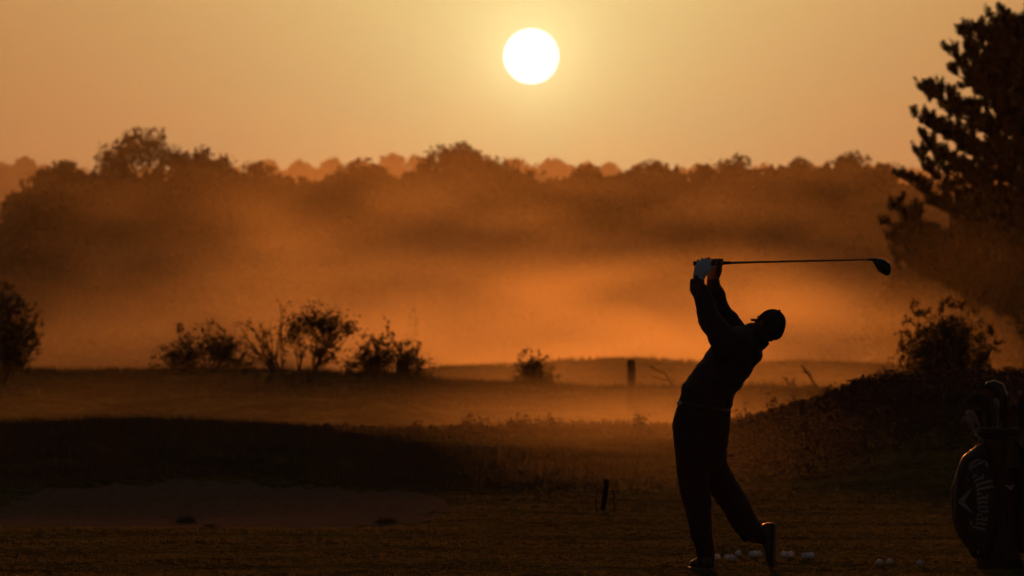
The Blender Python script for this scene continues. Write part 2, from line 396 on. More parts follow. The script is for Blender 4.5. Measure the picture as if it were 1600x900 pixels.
# pale crowns on the hill a mile behind
FG = 'pale trees on the hill behind the wood'
for i, (cx, top, hw, lab) in enumerate([
 (-4, 250, 22, 'pale hill tree cut by the left edge of the picture'),
 (38, 244, 20, 'pale hill tree above the sloping left end of the wood'),
 (14, 268, 30, 'lower pale hill tree filling in below the two crowns at the left edge'),
 (418, 250, 14, 'faint hill tree just above the flat topped tree, right of the tallest left tree'),
 (468, 250, 20, 'pale round hill crown in the dip of the wood, left one of the dip\'s pair'),
 (520, 247, 20, 'pale round hill crown in the dip of the wood, right one of the dip\'s pair'),
 (562, 246, 14, 'faint hill tree peeping over the wide low domed tree'),
 (613, 238, 20, 'tallest pale hill tree left of the central peak'),
 (650, 242, 22, 'pale hill tree close against the left flank of the central peak'),
 (806, 246, 18, 'faint hill tree over the right shoulder of the central peak'),
 (866, 246, 24, 'pale hill tree standing in the notch right of the central peak'),
 (918, 250, 12, 'small faint hill tree above the small round tree right of the notch'),
 (952, 254, 13, 'faint hill tree where the broad dome of the wood begins')]):
    wood_tree('hill_tree', lab, 'tree', FG, cx, top, hw, 1230 + 20 * i if i < 3 else 1590 + (i * 37) % 60, 400 + i, nclump=26, leaf=1.0, low=.3)
rng = np.random.default_rng(5)
n = 9000; pxs = rng.uniform(-80, 1680, n); Yv = rng.uniform(1600, 1660, n)
zz = 29 + rng.uniform(0, 1, n) ** .7 * np.interp(pxs, [-80, 60, 120, 1680], [13.6, 13.4, 12.6, 12.8]) + .6 * np.sin(pxs * .07) + .5 * np.sin(pxs * .19 + 1) + .3 * np.sin(pxs * .43)
tri_obj('hill_wood', leaf_tris(np.stack([(pxs - 800) / F * Yv, Yv, zz], 1), 2.4, .9), M['leaf'])
tag(bpy.data.objects['hill_wood'], 'hazy band of wood covering the hill behind the near wood', 'woodland', kind='stuff')

# ------------------------------------------------------------------ shrubs: stems, twigs and leaves grown towards points of an envelope
def bez(a, b, c, n):
    return [a * (1 - t) ** 2 + b * 2 * t * (1 - t) + c * t * t for t in [i / n for i in range(n + 1)]]
def shrub(name, label, cat, Y, base, tips, seed, twigs=5, leaves=10, leaf=.045, spread=.18, rad=.014, depth=.5, fill=None, group='shrubs on the ridge', wild=.25, hump=.35):
    """base: list of (px,py) stem feet; tips: list of (px,py) ends of the branches; fill: (px,py,rx,ry,n) leafy masses"""
    global rng
    rng = np.random.default_rng(seed); rd = random.Random(seed)
    b0 = W(base[0][0], base[0][1], Y)
    root = empty(name, (b0.x, Y, gz(b0.x, Y)), label, cat, group)
    st = MB(); lc = []
    feet = [W(p[0], p[1], Y + rd.uniform(-depth, depth) * .3) for p in base]
    for f in feet: f.z = min(f.z, gz(f.x, f.y) - .03)
    for (px, py) in tips:
        dy = rd.uniform(-depth, depth)
        T = W(px, py, Y); T.y += dy
        f = min(feet, key=lambda q: abs(q.x - T.x) + rd.uniform(0, .3))
        mid = f.lerp(T, .5) + Vector((rd.gauss(0, wild * .4), rd.gauss(0, .1), hump * abs(T.x - f.x) * .6))
        n = 7; pts = bez(f, mid, T, n)
        pts = [p + Vector((rd.gauss(0, .012), 0, rd.gauss(0, .012))) for p in pts]
        st.tube(pts, [rad * (1 - .8 * i / n) for i in range(n + 1)], 4, cap=False)
        for k in range(twigs):
            i = rd.randint(2, n); p = pts[i]
            d = (pts[i] - pts[i - 1]).normalized() + Vector((rd.gauss(0, .9), rd.gauss(0, .9), rd.gauss(.15, .6)))
            L = rd.uniform(.3, 1) * spread
            e = p + d.normalized() * L; m_ = (p + e) / 2 + Vector((rd.gauss(0, .01), 0, rd.gauss(0, .015)))
            st.tube([p, m_, e], [rad * .35, rad * .25, rad * .12], 3, cap=False)
            for j in range(leaves):
                q = p.lerp(e, rd.uniform(.3, 1.1)); lc.append((q.x + rd.gauss(0, .02), q.y + rd.gauss(0, .02), q.z + rd.gauss(0, .02)))
    for (px, py, rx, ry, n) in (fill or []):
        c = W(px, py, Y)
        k = max(4, n // 60)
        for q in range(k):
            a = rd.uniform(0, 6.283); r_ = math.sqrt(rd.uniform(0, 1))
            cc = (c.x + math.cos(a) * r_ * rx / F * Y, Y + rd.uniform(-depth, depth) * .7, c.z + math.sin(a) * r_ * ry / F * Y)
            s_ = rd.uniform(.05, .13)
            lc += [tuple(cc[m_] + rd.gauss(0, s_) for m_ in range(3)) for _ in range(60)]
    st.build('branches', M['bark'], root)
    if lc: tri_obj('foliage', leaf_tris(np.array(lc), leaf, .7), M['leaf'], root)
    return root
def fan(cx, cy, r0, r1, a0, a1, n, seed, sq=1.0):
    rd = random.Random(seed); o = []
    for i in range(n):
        a = R(a0 + (a1 - a0) * (i + rd.uniform(.1, .9)) / n); r = rd.uniform(r0, r1)
        o.append((cx + math.cos(a) * r, cy - math.sin(a) * r * sq))
    return o
shrub('bush', 'tall dark bush cut by the left edge of the picture', 'bush', 106, [(-12, 576), (5, 576)],
      fan(-2, 520, 45, 64, -30, 100, 26, 1, 1.15) + [(28, 462), (14, 452), (-10, 445), (52, 478), (58, 500), (60, 528), (50, 548), (44, 560)], 11,
      twigs=9, leaves=12, fill=[(-6, 500, 40, 40, 2200), (20, 525, 28, 22, 1300), (-5, 550, 36, 22, 1500)])
shrub('bush', 'low windswept bush left of the bare stemmed hawthorn on the ridge', 'bush', 110, [(300, 582), (318, 582), (335, 582)],
      [(240, 572), (246, 560), (256, 548), (262, 556), (268, 536), (276, 520), (280, 513), (292, 530), (306, 524), (312, 508), (322, 512), (334, 508), (342, 514), (352, 520), (362, 526), (372, 532), (380, 545), (384, 556), (378, 568), (290, 540), (262, 571), (330, 530), (346, 535), (252, 568), (262, 544), (300, 516), (286, 522), (368, 540), (388, 572), (394, 562)], 12,
      twigs=11, leaves=7, fill=[(290, 556, 24, 10, 500), (344, 544, 20, 14, 1000), (325, 562, 36, 9, 600)])
shrub('hawthorn', 'windswept hawthorn with tall bare curved stems at its left side', 'bush', 110, [(428, 584), (440, 584), (470, 584)],
      [(436, 474), (448, 476), (441, 484), (370, 499), (377, 505), (388, 508), (395, 506), (400, 518), (384, 538), (404, 552), (410, 524), (374, 534), (414, 510), (420, 500), (362, 548), (392, 560), (412, 540), (426, 516), (404, 500), (380, 520)], 13, twigs=8, leaves=2, rad=.018, spread=.2)
_h = bpy.data.objects['hawthorn']
def more_branches(root, Y, tips, feet, seed, twigs, leaves, fill):
    """a leafier half of the same shrub, built by the same means and kept under the same root"""
    o = shrub('extra', 'x', 'x', Y, feet, tips, seed, twigs=twigs, leaves=leaves, fill=fill, rad=.016)
    for c in list(o.children):
        c.parent = root; c.matrix_parent_inverse = Matrix.Translation(-Vector(root.location))
    bpy.data.objects.remove(o)
    # one mesh per kind of part
    for nm in ('branches', 'foliage'):
        cs = [c for c in root.children if c.name.startswith(nm)]
        if len(cs) < 2: continue
        bm = bmesh.new()
        for c in cs: bm.from_mesh(c.data)
        bm.to_mesh(cs[0].data); bm.free()
        for c in cs[1:]: bpy.data.objects.remove(c)
        cs[0].data.update()
more_branches(_h, 110, [(458, 492), (470, 486), (486, 484), (498, 478), (512, 490), (526, 492), (536, 498), (548, 500), (556, 506), (557, 514), (540, 520), (524, 530), (512, 540), (480, 500), (466, 510), (452, 520), (532, 492), (520, 508), (500, 500), (535, 548), (520, 560), (548, 566)], [(446, 584), (468, 584), (490, 584)], 14, 8, 8,
              [(490, 508, 36, 13, 1500), (522, 510, 26, 9, 700), (468, 528, 22, 16, 500), (496, 535, 24, 12, 420)])
shrub('bush', 'rounded bristly bush with one upright spike, right of the hawthorn', 'bush', 110, [(595, 590), (610, 590), (625, 590)],
      [(607, 503), (611, 522), (582, 524), (586, 532), (560, 540), (553, 552), (548, 566), (545, 578), (626, 532), (640, 540), (652, 538), (655, 546), (644, 556), (658, 568), (664, 580), (655, 588), (570, 530), (597, 530), (620, 540), (560, 560), (636, 566), (566, 548), (574, 540), (648, 550), (632, 548), (590, 540), (652, 562), (546, 572)], 15,
      twigs=12, leaves=8, fill=[(600, 562, 34, 20, 1500), (572, 572, 28, 12, 700), (634, 572, 28, 12, 700)], hump=.15)
shrub('bush', 'small lone bush in the glowing mist left of the wooden post', 'bush', 112, [(832, 606), (840, 606)],
      [(806, 572), (810, 562), (820, 556), (822, 551), (832, 550), (842, 552), (848, 558), (856, 572), (862, 580), (866, 590), (812, 588), (838, 572), (828, 570)], 16,
      twigs=7, leaves=8, fill=[(834, 580, 16, 12, 800), (834, 594, 22, 8, 800)])
shrub('bush', 'large round bush behind the heathery mound at the right', 'bush', 92, [(1465, 640), (1485, 640), (1500, 640)],
      fan(1478, 540, 62, 74, -25, 200, 34, 3, .82) + [(1428, 484), (1434, 480), (1480, 474), (1490, 478), (1508, 486), (1546, 512), (1552, 538), (1440, 500), (1418, 512), (1424, 544), (1410, 560), (1530, 560)], 17,
      twigs=10, leaves=12, spread=.16, fill=[(1480, 525, 34, 26, 3000), (1480, 560, 44, 26, 3200), (1450, 560, 30, 26, 800), (1480, 590, 52, 16, 2000)])
shrub('bush', 'thin hazy scrub at the left foot of the large round bush', 'bush', 96, [(1385, 640), (1400, 640)],
      [(1376, 582), (1382, 576), (1390, 568), (1398, 562), (1404, 566), (1410, 572), (1372, 592), (1396, 556)], 18, twigs=6, leaves=4, spread=.1)
shrub('conifer_sapling', 'faint little conifer far off in the mist right of the hawthorn', 'tree', 210, [(644, 590)],
      [(645, 486)] + [(645 + s * (3 + i * 1.1), 492 + i * 8) for i in range(12) for s in (-1, 1)], 19, twigs=5, leaves=6, leaf=.12, spread=.2, group='saplings', hump=-.3, wild=.05)
# dead twigs that arch out of the grass
def dead_twig(label, Y, lines):
    b0 = W(lines[0][0][0], lines[0][0][1], Y); root = empty('dead_branch', (b0.x, Y, gz(b0.x, Y)), label, 'branch')
    b = MB()
    for ln_, r in lines_r(lines): b.tube([W(p[0], p[1], Y + .02 * i) for i, p in enumerate(ln_)], [r * (1 - .5 * i / len(ln_)) for i in range(len(ln_))], 6)
    o = b.build('twigs', M['bark'], root); return root
def lines_r(lines): return [(l, .022 if i == 0 else .014) for i, l in enumerate(lines)]
dead_twig('bare arching branch between the wooden post and the golfer', 100, [[(1066, 622), (1057, 609), (1047, 597), (1044, 590), (1039, 583), (1026, 579), (1018, 572)], [(1044, 595), (1033, 592), (1018, 588)], [(1046, 597), (1055, 593)], [(1020, 575), (1015, 572)]])
dead_twig('dark leaning seed stalk in the mist right of the golfer', 100, [[(1282, 625), (1275, 603), (1268, 592), (1258, 578), (1252, 571)], [(1262, 583), (1253, 580)], [(1268, 590), (1263, 579)]])
dead_twig('short faint stalk in the mist beside the leaning seed stalk', 100, [[(1240, 626), (1234, 608), (1228, 590)], [(1232, 602), (1243, 592)], [(1229, 593), (1222, 589)]])

# ------------------------------------------------------------------ the pine
def pine():
    global rng
    rng = np.random.default_rng(21); rd = random.Random(21)
    Y = 150; bx = W(1665, HZ, Y).x; g0 = gz(bx, Y)
    root = empty('pine_tree', (bx, Y, g0), 'tall dark pine with upswept tufted branches at the right edge', 'tree')
    tr = MB()
    top = W(1672, -60, Y)
    tr.tube([(bx, Y, g0 - .3), (bx + .05, Y, g0 + 3), (bx - .05, Y, g0 + 6.5), tuple(top)], [.26, .22, .13, .03], 10)
    tr.build('trunk', M['bark'], root)
    br = MB(); tv = []; 
    def tuft(p, d, L):
        """one upswept shoot: a spindle of needles"""
        d = Vector(d).normalized(); u = d.orthogonal().normalized(); v_ = d.cross(u)
        k = 46
        t = rng.uniform(-.35, 1, k); a = rng.uniform(0, 6.283, k)
        rad_ = np.array([u * math.cos(x) + v_ * math.sin(x) for x in a])
        c = np.array(p)[None] + np.array(d)[None] * (t[:, None] * L) + rad_ * .02
        dirn = np.array(d)[None] * .75 + rad_ * .85
        dirn /= np.linalg.norm(dirn, axis=1, keepdims=True)
        side = np.cross(dirn, rad_); side /= np.linalg.norm(side, axis=1, keepdims=True) + 1e-9
        ln = (.115 * (1.12 - np.clip(t, 0, 1) * .55))[:, None]; wdt = .02
        tv.append(np.stack([c - side * wdt, c + side * wdt, c + dirn * ln], 1).reshape(-1, 3))
    def limb(tip, origin_h, dens=1.0):
        """branch from the trunk to tip, with shoots that turn upward all along it"""
        o = Vector((bx, Y, origin_h)); T = Vector(tip)
        mid = o.lerp(T, .55) + Vector((0, 0, -.12 * (T - o).length))
        n = 9; pts = bez(o, mid, T, n)
        br.tube(pts, [.06 * (1 - .85 * i / n) + .006 for i in range(n + 1)], 5, cap=False)
        L = (T - o).length
        for i in range(2, n + 1):
            for k in range(int(4 * dens)):
                f = i / n
                p = pts[i] - (pts[i] - pts[i - 1]) * rd.uniform(0, 1)
                d = (pts[i] - pts[i - 1]).normalized()
                sd_ = Vector((rd.gauss(0, .8), rd.gauss(0, .9), rd.gauss(.25, .6))) + d * .7
                LL = rd.uniform(.15, .55) * (1.15 - .5 * f) * min(1, L / 1.6)
                e = p + sd_.normalized() * LL
                br.tube([p, (p + e) / 2 + Vector((0, 0, -.02)), e], [.012, .009, .005], 4, cap=False)
                for q in range(3):
                    w_ = p.lerp(e, .35 + .32 * q)
                    tuft(w_ + Vector((0, 0, 0)), (rd.gauss(0, .28) - .12, rd.gauss(0, .28), 1), rd.uniform(.12, .22))
                tuft(e, sd_.normalized() * .6 + Vector((0, 0, .9)), rd.uniform(.14, .26))
        tuft(pts[-1], (T - pts[-2]).normalized() * .5 + Vector((-.1, 0, .9)), .24)
    edge = [(1562, 30), (1540, 34), (1522, 52), (1512, 46), (1495, 52), (1470, 82), (1486, 96), (1478, 112), (1500, 78), (1424, 134), (1436, 138), (1450, 146), (1417, 180), (1442, 190), (1430, 212), (1422, 240), (1440, 232), (1432, 262), (1402, 278), (1418, 280), (1386, 320), (1400, 326), (1382, 352), (1384, 372), (1400, 385), (1390, 398), (1405, 352), (1410, 408)]
    for (px, py) in edge:
        px += 11
        T = W(px, py, Y + rd.uniform(-.5, .5)); limb(T, T.z - rd.uniform(.30, .62) * (T - Vector((bx, Y, T.z))).length)
    for i in range(175):
        py = -60 + 492 * rd.uniform(0, 1) ** 1.15; r0 = np.interp(py, [-60, 20, 60, 130, 200, 300, 400, 440], [40, 95, 150, 215, 215, 240, 255, 230])
        a = rd.uniform(0, 6.283); rr_ = rd.uniform(.55, .92) * r0 / F * Y
        if 150 < py < 215 and math.cos(a) < -.2 and rd.random() < .5: continue
        T = Vector((bx + math.cos(a) * rr_, Y + math.sin(a) * rr_, W(0, py, Y).z)); limb(T, T.z - rd.uniform(.2, .8) * rr_, .9 if py < 230 else 1.2)
    br.build('branches', M['bark'], root)
    tri_obj('needles', np.concatenate(tv), M['needle'], root)
pine()
# two shadowy trees low behind the pine, at the foot of the frame's right side
wood_tree('broadleaf_tree', 'dark tree in the gloom low behind the pine, by the right edge', 'tree', None, 1580, 330, 110, 230, 77, nclump=130, leaf=.3, low=.02)
wood_tree('broadleaf_tree', 'dim bushy tree under the pine\'s lowest left branches', 'tree', None, 1450, 405, 75, 240, 78, nclump=90, leaf=.3, low=.02)

# ------------------------------------------------------------------ grasses and heather
def blades(name, label, n, sampler, h, wd, m, lean=.35, clump=None):
    x, y = sampler(n)
    if clump:
        x = np.repeat(x, clump) + rng.normal(0, h[1] * .35, len(x) * clump); y = np.repeat(y, clump) + rng.normal(0, h[1] * .35, len(y) * clump)
    z = ground_z(x, y); k = len(x)
    hh = rng.uniform(h[0], h[1], k) * (.75 + .3 * np.sin(y * 2.3 + .6 * np.sin(x * .9)) + .25 * np.sin(x * 1.7 + y * .6) * np.sin(y * 5.1 - x * .4))
    a = rng.uniform(0, 6.283, k); ux, uy = np.cos(a) * wd, np.sin(a) * wd
    lx = rng.normal(0, lean, k) * hh; ly = rng.normal(0, lean, k) * hh
    V = np.empty((k, 3, 3)); V[:, 0] = np.stack([x - ux, y - uy, z - .01], 1); V[:, 1] = np.stack([x + ux, y + uy, z - .01], 1); V[:, 2] = np.stack([x + lx, y + ly, z + hh], 1)
    o = tri_obj(name, V.reshape(-1, 3), m); tag(o, label, 'grass', kind='stuff'); return o
def by_px(y0, y1, p0, p1, yp=1.0, mask=None):
    def f(n):
        Y = y0 + (y1 - y0) * rng.uniform(0, 1, n) ** yp; px = rng.uniform(p0, p1, n)
        x = (px - 800) / F * Y
        if mask is not None:
            k = mask(x, Y); x, Y = x[k], Y[k]
        return x, Y
    return f
def in_bunker(x, Y): return (np.abs((x + 2.5) / 1.98) ** 3 + np.abs((Y - 50.4) / 5.0) ** 3) < 1.05
rng = np.random.default_rng(31)
blades('turf_grass', 'short mown turf in the dark foreground', 26000, by_px(35.5, 57, -40, 1640, 1, lambda x, Y: ~in_bunker(x, Y)), (.008, .025), .0032, M['grass'], .6, clump=7)
blades('mound_grass', 'fine rough grass fringing the dark mound at the left', 26000, by_px(54.5, 66, -60, 1100, .8, lambda x, Y: ~in_bunker(x, Y) & (rng.uniform(0, 1, len(x)) < np.clip((1050 - 800 - x / Y * F) / 400, 0, 1))), (.04, .15), .004, M['rough'], .3, clump=3)
blades('rough_grass', 'rough grass on the open ground behind the golfer', 26000, by_px(46, 82, 560, 1660, .8, lambda x, Y: ~in_bunker(x, Y) & (rng.uniform(0, 1, len(x)) < np.clip((Y - 48) / 20, 0, 1))), (.015, .065), .005, M['rough'], .5, clump=3)
blades('ridge_grass', 'long grass along the second ridge', 15000, by_px(101, 114, -60, 1680), (.05, .17), .007, M['rough'], .3, clump=3)
blades('dune_grass', 'hazy grass on the far low dune', 9000, by_px(138, 153, 600, 1600), (.04, .14), .01, M['grass'], .3, clump=2)
def heather(name, label, n, sampler, hr, seed, leaf=.03):
    global rng
    rng = np.random.default_rng(seed); x, y = sampler(n); z = ground_z(x, y); n = len(x)
    h = rng.uniform(hr[0], hr[1], n) * (.6 + .8 * (np.sin(x * 1.7 + 1) * .5 + .5) * (np.sin(x * 5.1) * .25 + .75))
    lx = rng.normal(0, .22, n) * h; ly = rng.normal(0, .2, n) * h
    S_ = np.empty((n, 3, 3)); wd = .004
    S_[:, 0] = np.stack([x - wd, y, z - .01], 1); S_[:, 1] = np.stack([x + wd, y, z - .01], 1); S_[:, 2] = np.stack([x + lx, y + ly, z + h], 1)
    k = 13; t = rng.uniform(.25, 1.0, (n, k))
    c = np.stack([x[:, None] + lx[:, None] * t, y[:, None] + ly[:, None] * t, z[:, None] + h[:, None] * t], 2) + rng.normal(0, .016, (n, k, 3)) * (1.6 - t[..., None])
    V = np.concatenate([S_.reshape(-1, 3), leaf_tris(c.reshape(-1, 3), leaf, .7)])
    o = tri_obj(name, V, M['heather']); tag(o, label, 'heather', kind='stuff')
heather('heather', 'low heathery scrub along the middle rise', 1900, by_px(75, 82, 430, 1200), (.02, .13), 41)
heather('heather', 'dense heather and bramble covering the right hand mound', 9000, by_px(57, 71, 1120, 1700, .6), (.04, .19), 42, .035)
# single plants that stand out of the scrub
def weed(px, py, Y, label, seed, n=5, s=1.0):
    rd = random.Random(seed); x = W(px, HZ, Y).x; g0 = gz(x, Y); top = W(px, py, Y).z
    root = empty('weed_plant', (x, Y, g0), label, 'plant', 'weeds standing above the scrub')
    b = MB(); lc = []
    for i in range(n):
        T = Vector((x + rd.gauss(0, .07 * s) * (i > 0), Y + rd.gauss(0, .05), top - (i > 0) * rd.uniform(.0, .13 * s)))
        f = Vector((x + rd.gauss(0, .02), Y, g0 - .02)); P = bez(f, f.lerp(T, .6) + Vector((rd.gauss(0, .03), 0, 0)), T, 5)
        b.tube(P, [.006, .005, .004, .004, .003, .002], 4)
        for j in range(12):
            t = rd.uniform(.45, 1.03); q = f.lerp(T, t); lc.append((q.x + rd.gauss(0, .022 * s), q.y + rd.gauss(0, .02), q.z + rd.gauss(0, .012)))
    b.build('stem', M['heather'], root); tri_obj('leaves', leaf_tris(np.array(lc), .05 * s, .6), M['heather'], root)
for a in [(995, 642, 76, 'leafy weed poking up just left of the golfer\'s waist', 1), (858, 645, 78, 'thin weed with a single head below the small lone bush', 2, 2),
          (808, 648, 78, 'dark upright weed left of the thin single headed weed', 3), (750, 647, 79, 'weed with a forked top on the middle rise', 4), (735, 650, 79, 'low spreading weed beside the forked top weed', 5),
          (653, 656, 79, 'short weed at the left end of the middle rise', 6), (1204, 618, 64, 'sprig at the left foot of the right hand mound', 7, 4), (1243, 610, 64, 'thin branching sprig on the slope of the right hand mound', 8, 3, .8),
          (1303, 598, 65, 'widest leafy sprig halfway up the right hand mound', 9, 6, 1.0), (1328, 592, 65, 'pointed upright sprig near the top of the mound\'s left slope', 10, 3), (1165, 630, 72, 'low sprig against the mist just right of the golfer\'s belt', 11, 4, .9),
          (1455, 576, 67, 'dark tuft on the mound below the large round bush', 12, 6, 1.2), (1535, 570, 67, 'leafy tuft on the mound left of the golf bag\'s clubs', 13, 6, 1.2), (1572, 572, 67, 'tuft on the mound crest right above the golf clubs', 14, 5, 1.1)]:
    weed(*a)
def grass_tuft(px, py, label, seed, s=.1):
    Y = CAMZ * F / (py - HZ); x = W(px, HZ, Y).x; k = 160; r_ = np.random.default_rng(seed)
    bx = x + r_.normal(0, s * .55, k); by = Y + r_.normal(0, s * .5, k); bz = ground_z(bx, by); h = r_.uniform(.3, 1, k) * s
    V = np.empty((k, 3, 3)); V[:, 0] = np.stack([bx - .004, by, bz - .01], 1); V[:, 1] = np.stack([bx + .004, by, bz - .01], 1)
    V[:, 2] = np.stack([bx + r_.normal(0, .5, k) * s, by + r_.normal(0, .3, k) * s, bz + h], 1)
    o = tri_obj('grass_tuft', V.reshape(-1, 3), M['rough']); tag(o, label, 'grass tuft', 'grass tufts in the sand')
grass_tuft(292, 808, 'wider grass tuft in the middle of the sand bunker', 1, .075)
grass_tuft(603, 812, 'grass tuft near the right end of the sand bunker', 2, .065)
grass_tuft(328, 824, 'small tuft on the front lip of the sand bunker', 3, .04)

# ------------------------------------------------------------------ post and stake
def post():
    Y = 104; p = W(986.5, 562, Y); g0 = gz(p.x, Y); root = empty('wooden_post', (p.x, Y, g0), 'thick round topped wooden post standing in the glowing mist', 'post')
    b = MB(); r = .072
    b.tube([(p.x, Y, g0 - .2), (p.x, Y, p.z - .03), (p.x, Y, p.z - .01), (p.x, Y, p.z)], [r, r, r * .9, r * .55], 16); b.build('shaft', M['wood'], root)
post()
M['dark_wood'] = mat('silhouette_dark_wood', (.022, .015, .011), .9, (.03, .02, .015), 20)  # wood with its backlit shade put into the colour, so the stake shows
def stake():
    Y = 49.3; top = W(948, 749, Y); g0 = gz(top.x, Y); bot = W(942, 797, Y); root = empty('stake', (bot.x, Y, g0), 'short leaning wooden stake between two thin wire hoops', 'stake')
    b = MB(); b.tube([(bot.x, Y, min(bot.z, g0) - .1), tuple(bot), tuple(top - Vector((0, 0, .01))), tuple(top)], [.021, .021, .021, .016], 8); b.build('shaft', M['dark_wood'], root)
    for s, px in ((-1, 935), (1, 956)):
        pts = [(944 + s * 1, 772), (944 + s * 5, 768), (px, 766), (px + s * 3, 772), (px + s * 4, 785), (px + s * 4, 800)]
        MB().tube([W(a, c_, Y) for a, c_ in pts], [.006] * len(pts), 6).build('wire_hoop', M['iron'], root)
stake()

# ------------------------------------------------------------------ the golfer
M['skin'] = mat('skin', (.17, .095, .065), .75, (.14, .08, .055), 20, spec=.2)
M['jacket'] = mat('dark_jacket', (.018, .014, .016), .75, (.024, .018, .02), 30, .001, 90, sheen=.1)
M['trousers'] = mat('dark_trousers', (.012, .012, .014), .85, (.017, .016, .018), 25, .001, 90)
M['cap'] = mat('dark_cap', (.015, .013, .014), .8, (.02, .018, .02), 60)
M['glove'] = mat('white_leather_glove', (.75, .76, .78), .6, (.62, .63, .66), 40, .001, 80)
M['shoe'] = mat('dark_shoe_leather', (.03, .026, .024), .4, (.045, .04, .035), 20)
M['sole'] = mat('pale_shoe_sole', (.16, .16, .15), .7)
M['belt'] = mat('leather_belt', (.02, .015, .012), .4)
M['dullsteel'] = mat('satin_steel', (.22, .22, .23), .45, metal=1)
M['steel'] = mat('polished_steel', (.5, .5, .52), .25, metal=1)
M['blackmetal'] = mat('dark_graphite_shaft', (.02, .02, .022), .35)
M['crown'] = mat('glossy_dark_club_head', (.02, .022, .026), .22, spec=.6)
M['rubber'] = mat('black_rubber_grip', (.02, .02, .02), .8)
M['hair'] = mat('dark_hair', (.02, .014, .01), .7, (.03, .02, .014), 80)
GY = 37.4
def G(px, py, dy=0.0):
    p = W(px, py, GY); p.y += dy; return p
K = GY / F                                     # metres per photo pixel at the golfer
def rk(hw, d): return (hw * K, d)
def plane_tube(b, pts, n=20, round_cap=True):
    """pts: (px, py, dy, half width px in the picture plane, half depth m)"""
    P = [G(a, c_, d) for a, c_, d, _, _ in pts]
    t = (P[-1] - P[0]); per = Vector((t.z, 0, -t.x))
    b.tube(P, [rk(h, d) for _, _, _, h, d in pts], n, wide=per, round_cap=round_cap)
person = empty('person', (G(1110, 890).x, GY, 0), 'golfer seen from behind at the top of his follow-through, arms raised, leaning back', 'person')
TORSO = [(1101, 634, 0, 40, .16), (1104, 618, 0, 41, .165), (1114, 598, 0, 38.5, .172), (1131, 578, 0, 37, .188), (1149, 553, 0, 37, .20), (1166, 534, 0, 34, .19), (1177, 524, 0, 22, .11)]
LARM = [(1139, 543, -.15, 24, .085), (1124, 524, -.15, 22, .08), (1107, 496, -.13, 18, .066), (1098, 470, -.09, 15.5, .058), (1091, 448, -.06, 13, .05)]
RARM = [(1160, 531, .15, 18, .08), (1147, 512, .15, 18, .08), (1130, 487, .13, 15.5, .066), (1122, 468, .09, 14, .058), (1115, 450, .04, 11.5, .048)]
PELVIS = [(1100, 626, 0, 38, .155), (1098, 645, 0, 43, .17), (1096, 668, 0, 45, .182), (1095, 694, 0, 42, .185), (1095, 712, 0, 36, .17)]
LLEG = [(1075, 680, -.09, 24, .098), (1080, 728, -.09, 25, .096), (1085, 765, -.085, 24.5, .09), (1091, 808, -.085, 20, .082), (1097, 843, -.085, 16, .074), (1102, 868, -.085, 14, .07), (1104, 879, -.085, 13.5, .07)]
RLEG = [(1114, 685, .09, 24, .10), (1116, 728, .09, 21.5, .095), (1128, 757, .09, 22.5, .09), (1143, 781, .09, 22.5, .084), (1159, 806, .08, 21.5, .078), (1171, 825, .08, 20.5, .072), (1180, 840, .08, 19, .068)]
def shrink(L, s): return [(a, b_, c_, h * s, d * s) for a, b_, c_, h, d in L]
# head frame
U = Vector((.50, .03, .86)).normalized(); Fd = Vector((-.56, .78, .34)); Fd = (Fd - U * Fd.dot(U)).normalized(); Sd = U.cross(Fd).normalized()
HC = G(1202, 511, -.01)
hp = lambda f, s, u: HC + Fd * f + Sd * s + U * u
GA = lambda px: G(px, 411.6 - (px - 1100) * .0235, -.02)          # axis of the grip
def finger(b, px, ph, rr=.024, fr=.0088, side=1, lean=0.0):
    pts = []
    for i, p in enumerate(ph):
        a = R(p); c_ = GA(px + lean * i); pts.append(c_ + Vector((0, -math.cos(a), 0)) * rr + Vector((0, 0, math.sin(a))) * rr)
    b.tube(pts, [fr * (1.05 - .07 * i) for i in range(len(pts))], 10, round_cap=True)
def hand_left(b, g=0.0):
    w0 = G(1091, 440, -.05)
    b.tube([w0, G(1092, 431, -.05), G(1097, 421, -.052), G(1101, 414, -.046)], [(.033 + g, .024 + g), (.037 + g, .023 + g), (.050 + g, .019 + g), (.048 + g, .015 + g)], 14, wide=Vector((1, 0, 0)), round_cap=True)
    for k, px in enumerate((1090.5, 1096.5, 1102.5, 1108.5)):
        finger(b, px, (5, 50, 95, 140, 185, 225), (.0205, .0245, .0265, .0235)[k], (.0076, .0092, .0098, .0090)[k] + g, lean=.15)
    b.tube([G(1104, 421, -.04), G(1109, 416, -.03), G(1114, 411.3 + 5, -.012), G(1119, 416.2, -.008)], [.012 + g, .011 + g, .010 + g, .008 + g], 10, round_cap=True)
def hand_right(b):
    b.tube([G(1113, 446, .03), G(1114.5, 434, .03), G(1118, 424, .03), G(1120, 416, .022)], [(.037, .024), (.038, .022), (.042, .020), (.038, .016)], 14, wide=Vector((1, 0, 0)), round_cap=True)
    for k, px in enumerate((1113.5, 1118.5, 1123.5, 1128.3)):
        finger(b, px, (200, 150, 105, 60, 15, -35), (.0225, .0255, .0235, .0250)[k], (.0080, .0094, .0090, .0084)[k], lean=.1)
    finger(b, 1107.5, (160, 125, 92, 62), .034, .0080)          # little finger hooked over the gloved hand
    b.tube([G(1120, 423, .01), G(1123, 418, -.018), G(1127, 412, -.032), G(1129, 408.5, -.03)], [.012, .011, .010, .008], 10, round_cap=True)

